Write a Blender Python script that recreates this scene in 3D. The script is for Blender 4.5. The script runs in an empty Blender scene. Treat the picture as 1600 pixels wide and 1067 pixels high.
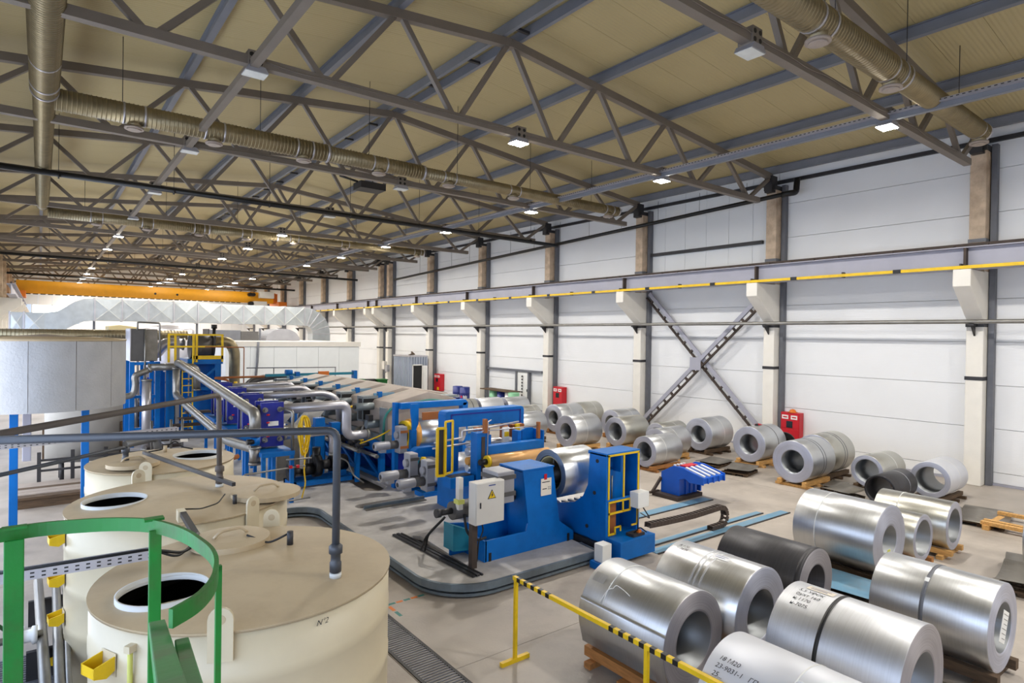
import bpy, bmesh, math, random
from mathutils import Vector, Matrix
random.seed(7)
PI = math.pi
scene = bpy.context.scene
COL = scene.collection

# ------------------------------------------------------------------ camera
CAM_H = 3.92
yaw, pit, roll, FPX = 0.6595427, -0.0081573, 0.0145643, 951.10
s_, c_ = math.sin(yaw), math.cos(yaw)
cp_, sp_ = math.cos(pit), math.sin(pit)
fwd = Vector((s_*cp_, c_*cp_, sp_))
r0 = Vector((c_, -s_, 0)); u0 = Vector((-s_*sp_, -c_*sp_, cp_))
rgt = r0*math.cos(roll) + u0*math.sin(roll)
upv = -r0*math.sin(roll) + u0*math.cos(roll)
cd = bpy.data.cameras.new('camera'); cam = bpy.data.objects.new('camera', cd); COL.objects.link(cam)
cd.sensor_width = 36.0; cd.lens = FPX*36.0/1600.0; cd.clip_start = .05; cd.clip_end = 300
R = Matrix((rgt, upv, -fwd)).transposed().to_4x4()
cam.matrix_world = Matrix.Translation((0, 0, CAM_H)) @ R
scene.camera = cam

# ------------------------------------------------------------------ world, exposure
vs = scene.view_settings
vs.view_transform = 'Standard'; vs.look = 'None'; vs.gamma = 1.0; vs.use_curve_mapping = False
vs.exposure = 0.0
w = bpy.data.worlds.new('world'); scene.world = w; w.use_nodes = True
bg = w.node_tree.nodes['Background']; bg.inputs[0].default_value = (.72, .83, 1, 1); bg.inputs[1].default_value = 1.0
LAMP_W = 272.0        # each lit floodlight
WIN_E = 4.2           # daylight in the panes of the left wall
GATE_E = 4.5         # the glazed gates at floor level
FARWIN_E = 5.0

# ------------------------------------------------------------------ materials
def lin(h):
    h = h.lstrip('#'); v = [int(h[i:i+2], 16)/255 for i in (0, 2, 4)]
    return tuple(x/12.92 if x <= .04045 else ((x+.055)/1.055)**2.4 for x in v)
MATS = {}
def mat(name, hexa, rough=.5, metal=0.0, var=.12, scale=3.0, bump=0.0, bscale=40.0, stretch=None, rvar=.1, dirt=None, dirt_amt=.0, dscale=1.2, emit=None, aniso=0.0, tang=None, coat=0.0, spec=None):
    m = bpy.data.materials.new(name); m.use_nodes = True
    nt = m.node_tree; N, L = nt.nodes, nt.links
    b = N['Principled BSDF']
    col = lin(hexa)
    tc = N.new('ShaderNodeTexCoord')
    mp = N.new('ShaderNodeMapping'); L.new(tc.outputs['Object'], mp.inputs[0])
    if stretch: mp.inputs['Scale'].default_value = stretch
    no = N.new('ShaderNodeTexNoise'); no.inputs['Scale'].default_value = scale; no.inputs['Detail'].default_value = 5
    L.new(mp.outputs[0], no.inputs['Vector'])
    rp = N.new('ShaderNodeValToRGB')
    lo = [max(0, x*(1-var)) for x in col]; hi = [min(1, x*(1+var)) for x in col]
    rp.color_ramp.elements[0].color = (*lo, 1); rp.color_ramp.elements[1].color = (*hi, 1)
    rp.color_ramp.elements[0].position = .3; rp.color_ramp.elements[1].position = .7
    L.new(no.outputs[0], rp.inputs[0])
    out = rp.outputs[0]
    if dirt:
        n2 = N.new('ShaderNodeTexNoise'); n2.inputs['Scale'].default_value = dscale; n2.inputs['Detail'].default_value = 8
        n2.inputs['Roughness'].default_value = .65
        L.new(tc.outputs['Object'], n2.inputs['Vector'])
        r2 = N.new('ShaderNodeValToRGB'); r2.color_ramp.elements[0].position = .45; r2.color_ramp.elements[1].position = .72
        r2.color_ramp.elements[0].color = (0, 0, 0, 1); r2.color_ramp.elements[1].color = (dirt_amt,)*3+(1,)
        L.new(n2.outputs[0], r2.inputs[0])
        mx = N.new('ShaderNodeMix'); mx.data_type = 'RGBA'
        L.new(r2.outputs[0], mx.inputs[0]); L.new(out, mx.inputs[6]); mx.inputs[7].default_value = (*lin(dirt), 1)
        out = mx.outputs[2]
    L.new(out, b.inputs['Base Color'])
    mr = N.new('ShaderNodeMapRange'); mr.inputs[3].default_value = max(.02, rough-rvar*.5); mr.inputs[4].default_value = min(1, rough+rvar*.5)
    L.new(no.outputs[0], mr.inputs[0]); L.new(mr.outputs[0], b.inputs['Roughness'])
    b.inputs['Metallic'].default_value = metal
    if spec is not None: b.inputs['Specular IOR Level'].default_value = spec
    if coat: b.inputs['Coat Weight'].default_value = coat; b.inputs['Coat Roughness'].default_value = .15
    if aniso:
        b.inputs['Anisotropic'].default_value = aniso
        t = N.new('ShaderNodeTangent'); t.direction_type = 'RADIAL'; t.axis = tang or 'X'; L.new(t.outputs[0], b.inputs['Tangent']); b.inputs['Anisotropic Rotation'].default_value = .25
    if bump:
        n3 = N.new('ShaderNodeTexNoise'); n3.inputs['Scale'].default_value = bscale; n3.inputs['Detail'].default_value = 3
        L.new(mp.outputs[0], n3.inputs['Vector'])
        bp = N.new('ShaderNodeBump'); bp.inputs['Strength'].default_value = bump; bp.inputs['Distance'].default_value = .02
        L.new(n3.outputs[0], bp.inputs['Height']); L.new(bp.outputs[0], b.inputs['Normal'])
    if emit:
        b.inputs['Emission Color'].default_value = (*lin(emit[0]), 1); b.inputs['Emission Strength'].default_value = emit[1]
    MATS[name] = m
    return m
def ribbed(m, axis, period, strength=.25, dist=.004):
    """fine profile relief of rolled sheet panels along one object axis"""
    nt = m.node_tree; N, L = nt.nodes, nt.links; b = N['Principled BSDF']
    tc = N.new('ShaderNodeTexCoord'); wv = N.new('ShaderNodeTexWave'); wv.wave_type = 'BANDS'; wv.bands_direction = axis
    wv.inputs['Scale'].default_value = PI/10/period*2/2; wv.inputs['Distortion'].default_value = 0
    L.new(tc.outputs['Object'], wv.inputs['Vector'])
    bp = N.new('ShaderNodeBump'); bp.inputs['Strength'].default_value = strength; bp.inputs['Distance'].default_value = dist
    L.new(wv.outputs[0], bp.inputs['Height']); L.new(bp.outputs[0], b.inputs['Normal'])
def radial_lines(m, freq=90.0, amt=.35):
    """edges of the wound sheet: brightness varies with the radius about the local X axis"""
    nt = m.node_tree; N, L = nt.nodes, nt.links; b = N['Principled BSDF']
    tc = N.new('ShaderNodeTexCoord'); sx = N.new('ShaderNodeSeparateXYZ'); L.new(tc.outputs['Object'], sx.inputs[0])
    a = N.new('ShaderNodeMath'); a.operation = 'MULTIPLY'; L.new(sx.outputs[1], a.inputs[0]); L.new(sx.outputs[1], a.inputs[1])
    d = N.new('ShaderNodeMath'); d.operation = 'MULTIPLY_ADD'; L.new(sx.outputs[2], d.inputs[0]); L.new(sx.outputs[2], d.inputs[1]); L.new(a.outputs[0], d.inputs[2])
    q = N.new('ShaderNodeMath'); q.operation = 'SQRT'; L.new(d.outputs[0], q.inputs[0])
    cx = N.new('ShaderNodeCombineXYZ'); L.new(q.outputs[0], cx.inputs[0])
    n = N.new('ShaderNodeTexNoise'); n.inputs['Scale'].default_value = freq; n.inputs['Detail'].default_value = 6
    L.new(cx.outputs[0], n.inputs['Vector'])
    bp = N.new('ShaderNodeBump'); bp.inputs['Strength'].default_value = .3; bp.inputs['Distance'].default_value = .004
    L.new(n.outputs[0], bp.inputs['Height']); L.new(bp.outputs[0], b.inputs['Normal'])
    old = b.inputs['Base Color'].links[0].from_socket
    mx = N.new('ShaderNodeMix'); mx.data_type = 'RGBA'; mx.blend_type = 'MULTIPLY'; mx.inputs[0].default_value = 1
    rp = N.new('ShaderNodeValToRGB'); rp.color_ramp.elements[0].color = (1-amt,)*3+(1,); rp.color_ramp.elements[0].position = .35; rp.color_ramp.elements[1].position = .65
    L.new(n.outputs[0], rp.inputs[0]); L.new(old, mx.inputs[6]); L.new(rp.outputs[0], mx.inputs[7]); L.new(mx.outputs[2], b.inputs['Base Color'])

mat('concrete', '#ada49b', .5, var=.14, scale=.9, bump=.12, bscale=30, dirt='#6d6259', dirt_amt=.55, dscale=.55, rvar=.25)
mat('film', '#bdb9b6', .6, var=.14, scale=2.2, bump=.35, bscale=5, dirt='#77716c', dirt_amt=.5, dscale=1.3, rvar=.2)
mat('kerb_steel', '#6f7c86', .45, .3, var=.2, dirt='#4a4642', dirt_amt=.7)
mat('pit_dark', '#2a2826', .8, var=.3)
mat('wall_white', '#e7e8ea', .42, var=.02, scale=.8, bump=0)
ribbed(MATS['wall_white'], 'Z', .05, .25, .003)
mat('wall_white_vertical', '#e2e4e6', .42, var=.02, scale=.8); ribbed(MATS['wall_white_vertical'], 'Y', .05, .2, .003)
mat('wall_plain', '#dcdcd8', .6, var=.03)
mat('deck', '#b4a478', .5, var=.05, scale=.5); ribbed(MATS['deck'], 'Y', .09, .6, .008)
mat('truss', '#7c736a', .55, .15, var=.08, scale=2)
mat('purlin', '#7b7e87', .5, .2, var=.08, scale=2)
mat('raw_concrete', '#cbb59d', .85, var=.16, scale=3.5, bump=.35, bscale=45, dirt='#7a5f45', dirt_amt=.5, dscale=1.8)
mat('painted_concrete', '#e4e0d8', .7, var=.03, bump=.1, bscale=30)
mat('steel_grey', '#6a6c73', .5, .3, var=.1)
mat('steel_dark', '#3b3a3c', .5, .4, var=.15)
mat('girder', '#a3a3b0', .5, .1, var=.06, scale=1.5)
mat('rust_dark', '#4b403a', .7, .3, var=.2)
mat('yellow', '#e8c010', .45, var=.06, dirt='#8a6a10', dirt_amt=.3, dscale=4)
mat('crane_yellow', '#f4ab10', .45, var=.04)
mat('orange', '#d9731c', .5, var=.1)
mat('brown_orange', '#9a5a28', .6, var=.15)
mat('blue', '#0069bc', .42, spec=.3, var=.1, scale=2, dirt='#00447e', dirt_amt=.45, dscale=1.5)
mat('blue_bright', '#0a5ac6', .4, var=.06)
mat('blue_dark', '#16248a', .4, var=.08)
mat('blue_light', '#6f9dbb', .5, .2, var=.15, dirt='#7a7a78', dirt_amt=.6, dscale=3)
mat('teal', '#1d7f96', .45, var=.1)
mat('hose_green', '#2f7a74', .45, var=.1)
mat('red', '#c21526', .4, var=.05)
mat('white', '#e9e9e6', .5, var=.02)
mat('cabinet_grey', '#cfcbc4', .45, var=.03)
mat('paper', '#e9dfcf', .8, var=.03)
mat('ink', '#2b2b2f', .8, var=.05)
mat('ink_blue', '#2a3f8a', .8, var=.05)
mat('black', '#121214', .45, var=.2)
mat('black_rubber', '#1b1b1d', .7, var=.2)
mat('pvc', '#3d4046', .4, var=.08)
mat('pvc_dusty', '#5c534c', .6, var=.12)
mat('tank', '#cfc2a4', .38, var=.03, scale=1.2, dirt='#b7ab92', dirt_amt=.35, dscale=.9)
mat('tank_lid', '#b8a585', .5, var=.05, scale=2, dirt='#9c876a', dirt_amt=.6, dscale=1.3)
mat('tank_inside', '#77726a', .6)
mat('rim_white', '#c9cac6', .45, var=.03)
mat('green_paint', '#0a7a26', .5, var=.12, scale=6, dirt='#4b4326', dirt_amt=.55, dscale=5, bump=.05)
mat('lime', '#cfd06a', .6)
mat('green_drum', '#7fb992', .45); mat('green_dark', '#1e6b2c', .5); mat('navy', '#22307c', .4)
mat('interior_shade', '#4d4a46', .7)  # dark grey puts the shade inside the open tanks into the colour
mat('wood', '#a5703c', .75, var=.25, scale=5, stretch=(1, 6, 6), bump=.2)
mat('wood_pale', '#c89a5c', .75, var=.22, scale=5, stretch=(1, 6, 6), bump=.2)
mat('wood_dark', '#55422f', .8, var=.3, scale=5, stretch=(1, 6, 6), bump=.2)
mat('sheet_steel', '#8d8880', .45, .7, var=.15, dirt='#5d574e', dirt_amt=.5, dscale=2)
mat('duct', '#94876a', .42, .7, var=.12, scale=4)
mat('duct_rect', '#bcc2c6', .38, .75, var=.08, scale=3, bump=.06, bscale=3)
mat('alu_clad', '#adadae', .55, .3, var=.08, scale=2.5, bump=.35, bscale=26)
mat('alu_pipe', '#c2c0c6', .36, .7, var=.06)
mat('steel_pipe', '#8e8c88', .4, .7, var=.15)
mat('motor_grey', '#9c9ca2', .42, .3, var=.06)
mat('motor_dark', '#5c5a5a', .5, .3, var=.1)
mat('hood', '#a79a90', .55, var=.1, scale=1.5, dirt='#7d7068', dirt_amt=.5)
mat('hood_grey', '#7e868a', .45, .3, var=.1)
mat('white_panel', '#d4d8da', .5, var=.02)
mat('shed', '#a9b2c2', .45, .4, var=.04)
mat('roller_copper', '#e5b072', .34, .2, var=.04)
mat('roller_edge', '#e0a04c', .4)
mat('strip', '#e0e2e6', .33, 1.0, var=.04, scale=2, stretch=(1, 8, 8))
mat('glass_dark', '#20262c', .15)
mat('lens', '#ffffff', .3, emit=('#fff6e6', 130.0))
mat('lens_off', '#cfd2cf', .25)
mat('daylight', '#ffffff', .5, emit=('#c6dcff', WIN_E))
mat('daylight_gate', '#ffffff', .5, emit=('#e8f1ff', GATE_E))
mat('daylight_far', '#ffffff', .5, emit=('#f4f9ff', FARWIN_E))
for nm, hx, ro in (('galv', '#c9cbce', .30), ('galv_warm', '#c4c3bc', .28), ('galv_bright', '#d8dadd', .24), ('galv_matt', '#cfd1d6', .42)):
    mat(nm, hx, ro+.11, 1.0, var=.05, scale=6, stretch=(14, .25, .25), rvar=.10, aniso=.55, tang='X')
mat('bore', '#86898c', .45, .9, var=.05)  # darker galvanised steel, with the shade inside the coils put into its colour
mat('lagging', '#9d9a95', .7, var=.08, scale=2)
mat('coil_pale', '#d9dbe2', .5, .55, var=.03, scale=2, rvar=.06)
mat('coil_dark', '#4b4a4d', .45, .6, var=.12, scale=5, stretch=(8, .6, .6))
for nm, hx, ro in (('edge', '#c9ccdc', .46), ('edge_dull', '#b5b1b6', .5), ('edge_dark', '#454448', .5), ('edge_blue', '#75859c', .45)):
    mat(nm, hx, ro, .6, var=.04, rvar=.05, aniso=.75, tang='X'); radial_lines(MATS[nm])

# ------------------------------------------------------------------ mesh builder
ORG = {}
SPLIT = {'bearer': 'bearer', 'weld_plate': 'weld_plate', 'clamp_rings': 'clamp_ring', 'pipes': 'pipe', 'air_pipes': 'air_pipe', 'hydraulic_hoses': 'hydraulic_hose', 'floor_conduits': 'conduit',
 'feed_pipes': 'feed_pipe', 'cables': 'cable', 'gland_holes': 'gland_hole', 'roll_bearing': 'roll_bearing', 'port': 'port', 'sheet_panel': 'sheet_panel', 'cross_brace': 'cross_brace', 'bracket': 'bracket',
 'skid_frame': 'skid_bar', 'stand': 'stand', 'flanges': 'flange', 'yellow_plate': 'yellow_plate', 'white_plate': 'white_plate', 'edge_groove': 'edge_groove', 'base': 'base', 'pipe': 'pipe', 'brace': 'brace', 'ladder_stile': 'ladder_stile', 'cable': 'cable', 'floor_clip': 'clip', 'vent_pipe': 'vent_pipe', 'wire_ends': 'wire_end', 'side_plate': 'side_plate', 'strap': 'strap'}
class MB:
    def __init__(self):
        self.v = []; self.f = []; self.m = []; self.s = []; self.M = None; self.mi = 0
    def add(self, vs, fs, smooth=False):
        o = len(self.v)
        if self.M is not None: vs = [self.M @ Vector(p) for p in vs]
        self.v += [tuple(p) for p in vs]
        for f in fs:
            self.f.append([i+o for i in f]); self.m.append(self.mi); self.s.append(smooth)
        return self
    def box(self, x0, x1, y0, y1, z0, z1):
        vs = [(x, y, z) for x in (x0, x1) for y in (y0, y1) for z in (z0, z1)]
        return self.add(vs, [(0, 1, 3, 2), (4, 6, 7, 5), (0, 4, 5, 1), (2, 3, 7, 6), (0, 2, 6, 4), (1, 5, 7, 3)])
    def prism(self, prof, a, b, axis='Y'):
        """polygon prof extruded from a to b; axis Y: prof is (x,z); X: (y,z); Z: (x,y)"""
        n = len(prof)
        def P(p, t):
            return {'Y': (p[0], t, p[1]), 'X': (t, p[0], p[1]), 'Z': (p[0], p[1], t)}[axis]
        vs = [P(p, a) for p in prof]+[P(p, b) for p in prof]
        fs = [tuple(range(n))[::-1], tuple(range(n, 2*n))]+[(i, (i+1) % n, n+(i+1) % n, n+i) for i in range(n)]
        return self.add(vs, fs)
    def beam(self, p, q, w, h, up=(0, 0, 1), prof=None):
        p, q = Vector(p), Vector(q); d = (q-p).normalized(); u = Vector(up)
        sx = d.cross(u)
        if sx.length < 1e-4: sx = d.cross(Vector((1, 0, 0)))
        sx.normalize(); u = sx.cross(d)
        if prof is None: prof = [(-w/2, -h/2), (w/2, -h/2), (w/2, h/2), (-w/2, h/2)]
        n = len(prof)
        vs = [p+sx*a+u*b for a, b in prof]+[q+sx*a+u*b for a, b in prof]
        fs = [tuple(range(n))[::-1], tuple(range(n, 2*n))]+[(i, (i+1) % n, n+(i+1) % n, n+i) for i in range(n)]
        return self.add(vs, fs)
    def cyl(self, p, q, r, n=16, r2=None, caps=True):
        p, q = Vector(p), Vector(q); d = (q-p).normalized()
        a = d.orthogonal().normalized(); b = d.cross(a); r2 = r if r2 is None else r2
        vs = []
        for c, rr in ((p, r), (q, r2)):
            vs += [c+(a*math.cos(2*PI*i/n)+b*math.sin(2*PI*i/n))*rr for i in range(n)]
        self.add(vs, [(i, (i+1) % n, n+(i+1) % n, n+i) for i in range(n)], True)
        if caps: self.add(vs, [tuple(range(n))[::-1], tuple(range(n, 2*n))])
        return self
    def tube(self, pts, r, n=10, bend=0.0, seg=5, caps=True, flat=None):
        pts = [Vector(p) for p in pts]
        if bend:
            out = [pts[0]]
            for i in range(1, len(pts)-1):
                a, b, c = pts[i-1], pts[i], pts[i+1]
                d1 = (a-b); d2 = (c-b); k = min(bend, d1.length*.49, d2.length*.49)
                A = b+d1.normalized()*k; B = b+d2.normalized()*k
                for j in range(seg+1):
                    t = j/seg; out.append(A*(1-t)**2+b*2*t*(1-t)+B*t*t)
            out.append(pts[-1]); pts = out
        rings = []; prev = None
        for i, p in enumerate(pts):
            d = (pts[min(i+1, len(pts)-1)]-pts[max(i-1, 0)]).normalized()
            a = d.orthogonal() if prev is None else prev-d*prev.dot(d)
            if a.length < 1e-5: a = d.orthogonal()
            a.normalize(); prev = a; b = d.cross(a)
            if flat:    # flat bar: up kept vertical
                z = Vector((0, 0, 1)); sx = d.cross(z).normalized(); uz = sx.cross(d)
                rings.append([p+sx*flat[0]*x+uz*flat[1]*y for x, y in ((-.5, -.5), (.5, -.5), (.5, .5), (-.5, .5))])
            else:
                rings.append([p+(a*math.cos(2*PI*k/n)+b*math.sin(2*PI*k/n))*r for k in range(n)])
        m = len(rings[0]); vs = [v for rg in rings for v in rg]; fs = []
        for i in range(len(rings)-1):
            for k in range(m): fs.append((i*m+k, i*m+(k+1) % m, (i+1)*m+(k+1) % m, (i+1)*m+k))
        self.add(vs, fs, not flat)
        if caps: self.add(vs, [tuple(range(m))[::-1], tuple(range(len(vs)-m, len(vs)))])
        return self
    def lathe(self, prof, c=(0, 0, 0), axis='Z', n=40, smooth=True, mis=None, closed=False):
        """prof: (radius, height) list"""
        rings = []
        for r, h in prof:
            for k in range(n):
                a = 2*PI*k/n; x, y = r*math.cos(a), r*math.sin(a)
                p = {'Z': (x, y, h), 'X': (h, x, y), 'Y': (y, h, x)}[axis]
                rings.append((p[0]+c[0], p[1]+c[1], p[2]+c[2]))
        o = len(prof); km = self.mi
        for i in range(o if closed else o-1):
            j = (i+1) % o
            if mis: self.mi = mis[i]
            fs = [(i*n+k, i*n+(k+1) % n, j*n+(k+1) % n, j*n+k) for k in range(n)]
            b0 = len(self.v)
            idx = sorted({q for f in fs for q in f}); mp = {q: t for t, q in enumerate(idx)}
            self.add([rings[q] for q in idx], [tuple(mp[q] for q in f) for f in fs], smooth)
        self.mi = km
        return self
    def build(self, name, mats, parent=None, bevel=0.0, origin=None):
        if name in SPLIT and parent is not None:
            # every separate piece becomes a part of its own
            root_ = list(range(len(self.v)))
            def fd(i):
                while root_[i] != i: root_[i] = root_[root_[i]]; i = root_[i]
                return i
            seen = {}
            for i, p in enumerate(self.v):
                k = tuple(round(q, 5) for q in p); seen.setdefault(k, i); root_[fd(i)] = fd(seen[k])
            for fc in self.f:
                for q in fc[1:]: root_[fd(q)] = fd(fc[0])
            groups = {}
            for fi, fc in enumerate(self.f): groups.setdefault(fd(fc[0]), []).append(fi)
            if len(groups) > 1:
                first = None
                for g in groups.values():
                    s = MB(); mp = {}
                    for fi in g:
                        for q in self.f[fi]:
                            if q not in mp: mp[q] = len(s.v); s.v.append(self.v[q])
                        s.f.append([mp[q] for q in self.f[fi]]); s.m.append(self.m[fi]); s.s.append(self.s[fi])
                    o = s._build(SPLIT[name], mats, parent, bevel, origin); first = first or o
                return first
        return self._build(name, mats, parent, bevel, origin)
    def _build(self, name, mats, parent=None, bevel=0.0, origin=None):
        if not isinstance(mats, (list, tuple)): mats = [mats]
        me = bpy.data.meshes.new(name)
        if parent is not None: o = ORG[parent.name]
        elif origin is not None: o = Vector(origin)
        else:
            xs, ys, zs = zip(*self.v); o = Vector(((min(xs)+max(xs))/2, (min(ys)+max(ys))/2, min(zs)))
        me.from_pydata([(p[0]-o.x, p[1]-o.y, p[2]-o.z) for p in self.v], [], self.f)
        for x in mats: me.materials.append(MATS[x])
        me.polygons.foreach_set('material_index', self.m); me.polygons.foreach_set('use_smooth', self.s)
        me.validate(); me.update()
        bm = bmesh.new(); bm.from_mesh(me); bmesh.ops.remove_doubles(bm, verts=bm.verts, dist=1e-5)
        bmesh.ops.recalc_face_normals(bm, faces=bm.faces); bm.to_mesh(me); bm.free()
        ob = bpy.data.objects.new(name, me); COL.objects.link(ob)
        if parent is not None: ob.parent = parent
        else: ob.location = o
        ORG[ob.name] = o
        if bevel:
            b = ob.modifiers.new('bevel', 'BEVEL'); b.width = bevel; b.segments = 2; b.limit_method = 'ANGLE'
        return ob
def tag(o, label=None, cat=None, group=None, kind=None):
    if label: o['label'] = label
    if cat: o['category'] = cat
    if group: o['group'] = group
    if kind: o['kind'] = kind
    return o
def thing(name, label, cat, loc, group=None, kind=None):
    o = bpy.data.objects.new(name, None); COL.objects.link(o); o.location = loc
    o.empty_display_size = .1; ORG[o.name] = Vector(loc)
    return tag(o, label, cat, group, kind)
def struct(o): o['kind'] = 'structure'; return o
def rect(x0, x1, z0, z1): return [(x0, z0), (x1, z0), (x1, z1), (x0, z1)]
def text_mesh(body, size, fn, mats, name, parent, shear=.15, depth=0.0):
    """lettering: the built-in font turned into a mesh, mapped by fn(x, y) -> point"""
    cu = bpy.data.curves.new('text', 'FONT'); cu.body = body; cu.size = size; cu.shear = shear; cu.resolution_u = 2
    ob = bpy.data.objects.new('text', cu); COL.objects.link(ob)
    dg = bpy.context.evaluated_depsgraph_get(); dg.update()
    me = bpy.data.meshes.new_from_object(ob.evaluated_get(dg))
    bpy.data.objects.remove(ob)
    mb = MB(); mb.add([fn(v.co.x, v.co.y) for v in me.vertices], [tuple(p.vertices) for p in me.polygons])
    bpy.data.meshes.remove(me)
    return mb.build(name, mats, parent)
ORD = ['first', 'second', 'third', 'fourth', 'fifth', 'sixth', 'seventh', 'eighth', 'ninth', 'tenth', 'eleventh', 'twelfth', 'thirteenth', 'fourteenth', 'fifteenth']
# ================================================================== SETTING
Y0, Y1 = -12.0, 82.0
XL, XR = -2.6, 20.9
BAY = [5.45+6.0*k for k in range(-3, 6)] + [41.45, 42.9] + [48.9+6.0*k for k in range(0, 6)]   # column centres, double column at the joint
BAYS = [b for b in BAY if b < Y1]

# floor: concrete with sawn joints (slabs 6 x 6 m)
root = struct(tag(thing('floor', None, None, (0, 0, 0)), 'grey concrete factory floor with stains and sawn joints'))
mb = MB().box(XL-.3, XR+.3, Y0-.3, Y1+.3, -.3, -.012); mb.build('subfloor', 'pit_dark', root)
xs = [XL-.2, 3.4, 9.6, 15.4, XR+.2]; ys = [Y0-.2]+[-6+6.0*k for k in range(0, 15)]+[Y1+.2]
for i in range(len(xs)-1):
    for j in range(len(ys)-1):
        MB().box(xs[i]+.004, xs[i+1]-.004, ys[j]+.004, ys[j+1]-.004, -.15, 0).build('slab', 'concrete', root)

# right wall: horizontal sandwich panels, 1.2 m high, bay by bay
wr = struct(tag(thing('wall_right', None, None, (XR, 0, 0)), 'white right wall of long sandwich panels'))
MB().box(XR+.1, XR+.25, Y0, Y1, 0, 10.2).build('wall_core', 'wall_plain', wr)
edges = [Y0]+BAYS+[Y1]
rows = [0.06, .36]+[.36+1.2*k for k in range(1, 9)]
for a, b in zip(edges[:-1], edges[1:]):
    if b-a < 2:
        MB().box(XR, XR+.09, a, b, .06, 9.96).build('panel', 'wall_white', wr); continue
    for z0, z1 in zip(rows[:-1], rows[1:]):
        if abs(a-11.45) < .1 and z0 > 6.3: continue
        MB().box(XR+random.uniform(0, .006), XR+.09, a+.006, b-.006, z0+.006, z1-.006).build('panel', 'wall_white', wr, bevel=.004)
for k in range(6):
    MB().box(XR, XR+.09, 11.46+k, 12.45+k, 6.37, 9.96).build('panel', 'wall_white_vertical', wr, bevel=.004)
MB().box(XR-.06, XR+.02, Y0, Y1, 0, .06).build('base_flashing', 'girder', wr)
MB().box(XR-.1, XR+.05, Y0, Y1, 9.5, 9.62).build('eaves_rail', 'steel_dark', wr)
tag(struct(MB().beam((XR-.09, 12.0, 7.5), (XR-.09, 17.2, 7.5), .14, .12).build('trim_1', 'steel_dark')), 'dark steel girt across upper wall bay')

# left wall: windows in every bay, lower wall and panels
wl = struct(tag(thing('wall_left', None, None, (XL, 0, 0)), 'white left wall with windows'))
wins = []
edl = [Y0]+BAYS+[Y1]
for a, b in zip(edl[:-1], edl[1:]):
    if b-a < 2:
        MB().box(XL-.09, XL, a, b, 0, 9.96).build('panel', 'wall_white', wl); continue
    lo, hi = (1.3, 4.9) if b < 46 else (5.0, 5.0)
    if 11 < a < 22: lo = .05
    MB().box(XL-.09, XL, a, b, 0, lo).build('panel', 'wall_white', wl)
    MB().box(XL-.09, XL, a, b, hi, 9.96).build('panel', 'wall_white', wl)
    if hi > lo: wins.append((a, b, lo, hi))
for i, (a, b, lo, hi) in enumerate(wins):
    wn = struct(thing('window_%d' % (i+1), None, None, (XL, (a+b)/2, lo)))
    m = MB()
    for y in (a+.05, (a+b)/2, b-.05): m.box(XL-.1, XL, y-.05, y+.05, lo, hi)
    for z in (lo+.04, hi-.04, (lo+hi)/2): m.box(XL-.1, XL, a, b, z-.04, z+.04)
    m.build('window_frame', 'white', wn)
    MB().box(XL-.06, XL-.05, a, b, lo, hi).build('pane', 'daylight_gate' if lo < .5 else 'daylight', wn)
# far wall with a bright window, and the wall behind the camera
wb = struct(tag(thing('wall_far', None, None, (8.7, Y1, 0)), 'far white end wall with a bright window'))
fw = [(-0.7, 2.6, 4.6, 6.6)]
for k in range(20):
    x0, x1 = XL+1.2*k, min(XR, XL+1.2*(k+1))
    if x0 >= XR: break
    if x1 > -.7 and x0 < 2.6:
        MB().box(x0+.01, x1-.01, Y1, Y1+.1, 0, 4.6).build('panel', 'wall_white', wb)
        MB().box(x0+.01, x1-.01, Y1, Y1+.1, 6.6, 11).build('panel', 'wall_white', wb)
    else: MB().box(x0+.01, x1-.01, Y1, Y1+.1, 0, 11).build('panel', 'wall_white', wb)
wn = struct(thing('window_30', None, None, (1, Y1, 4.6)))
m = MB()
for x in (-.7, 1, 2.6): m.box(x-.05, x+.05, Y1-.02, Y1+.1, 4.6, 6.6)
for z in (4.6, 6.6): m.box(-.7, 2.6, Y1-.02, Y1+.1, z-.05, z+.05)
m.build('window_frame', 'white', wn); MB().box(-.7, 2.6, Y1+.05, Y1+.06, 4.6, 6.6).build('pane', 'daylight_far', wn)
struct(tag(MB().box(XL, XR, Y0-.2, Y0, 0, 11).build('wall_near', 'wall_white'), 'white end wall behind the viewer'))

# ceiling: sloping roof panels, one metre wide
XRDG, ZR, ZE = 8.7, 10.80, 9.66       # top-chord axis at ridge and at the ends (x = 20.3 / -2.9)
def ztop(x): return ZR-(ZR-ZE)*abs(x-XRDG)/11.6
ce = struct(tag(thing('ceiling', None, None, (XRDG, 0, ztop(XRDG))), 'beige pitched roof of long ribbed panels'))
y = Y0
while y < Y1:
    for sg in (-1, 1):
        xa, xb = XRDG, XRDG+sg*12.4
        za, zb = ztop(XRDG)+.36, ztop(XRDG)-(ZR-ZE)/11.6*12.4+.36
        q = [(xa, za), (xb, zb), (xb, zb+.12), (xa, za+.12)]
        MB().prism(q, y+.003, min(y+.997, Y1)).build('roof_panel', 'deck', ce)
    y += 1.0
# ridge cover strip under the roof joints
MB().box(XL-.4, XR+.4, Y0-.2, Y1+.2, 11.5, 11.6).build('roof_cover', 'wall_plain', ce)

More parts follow.
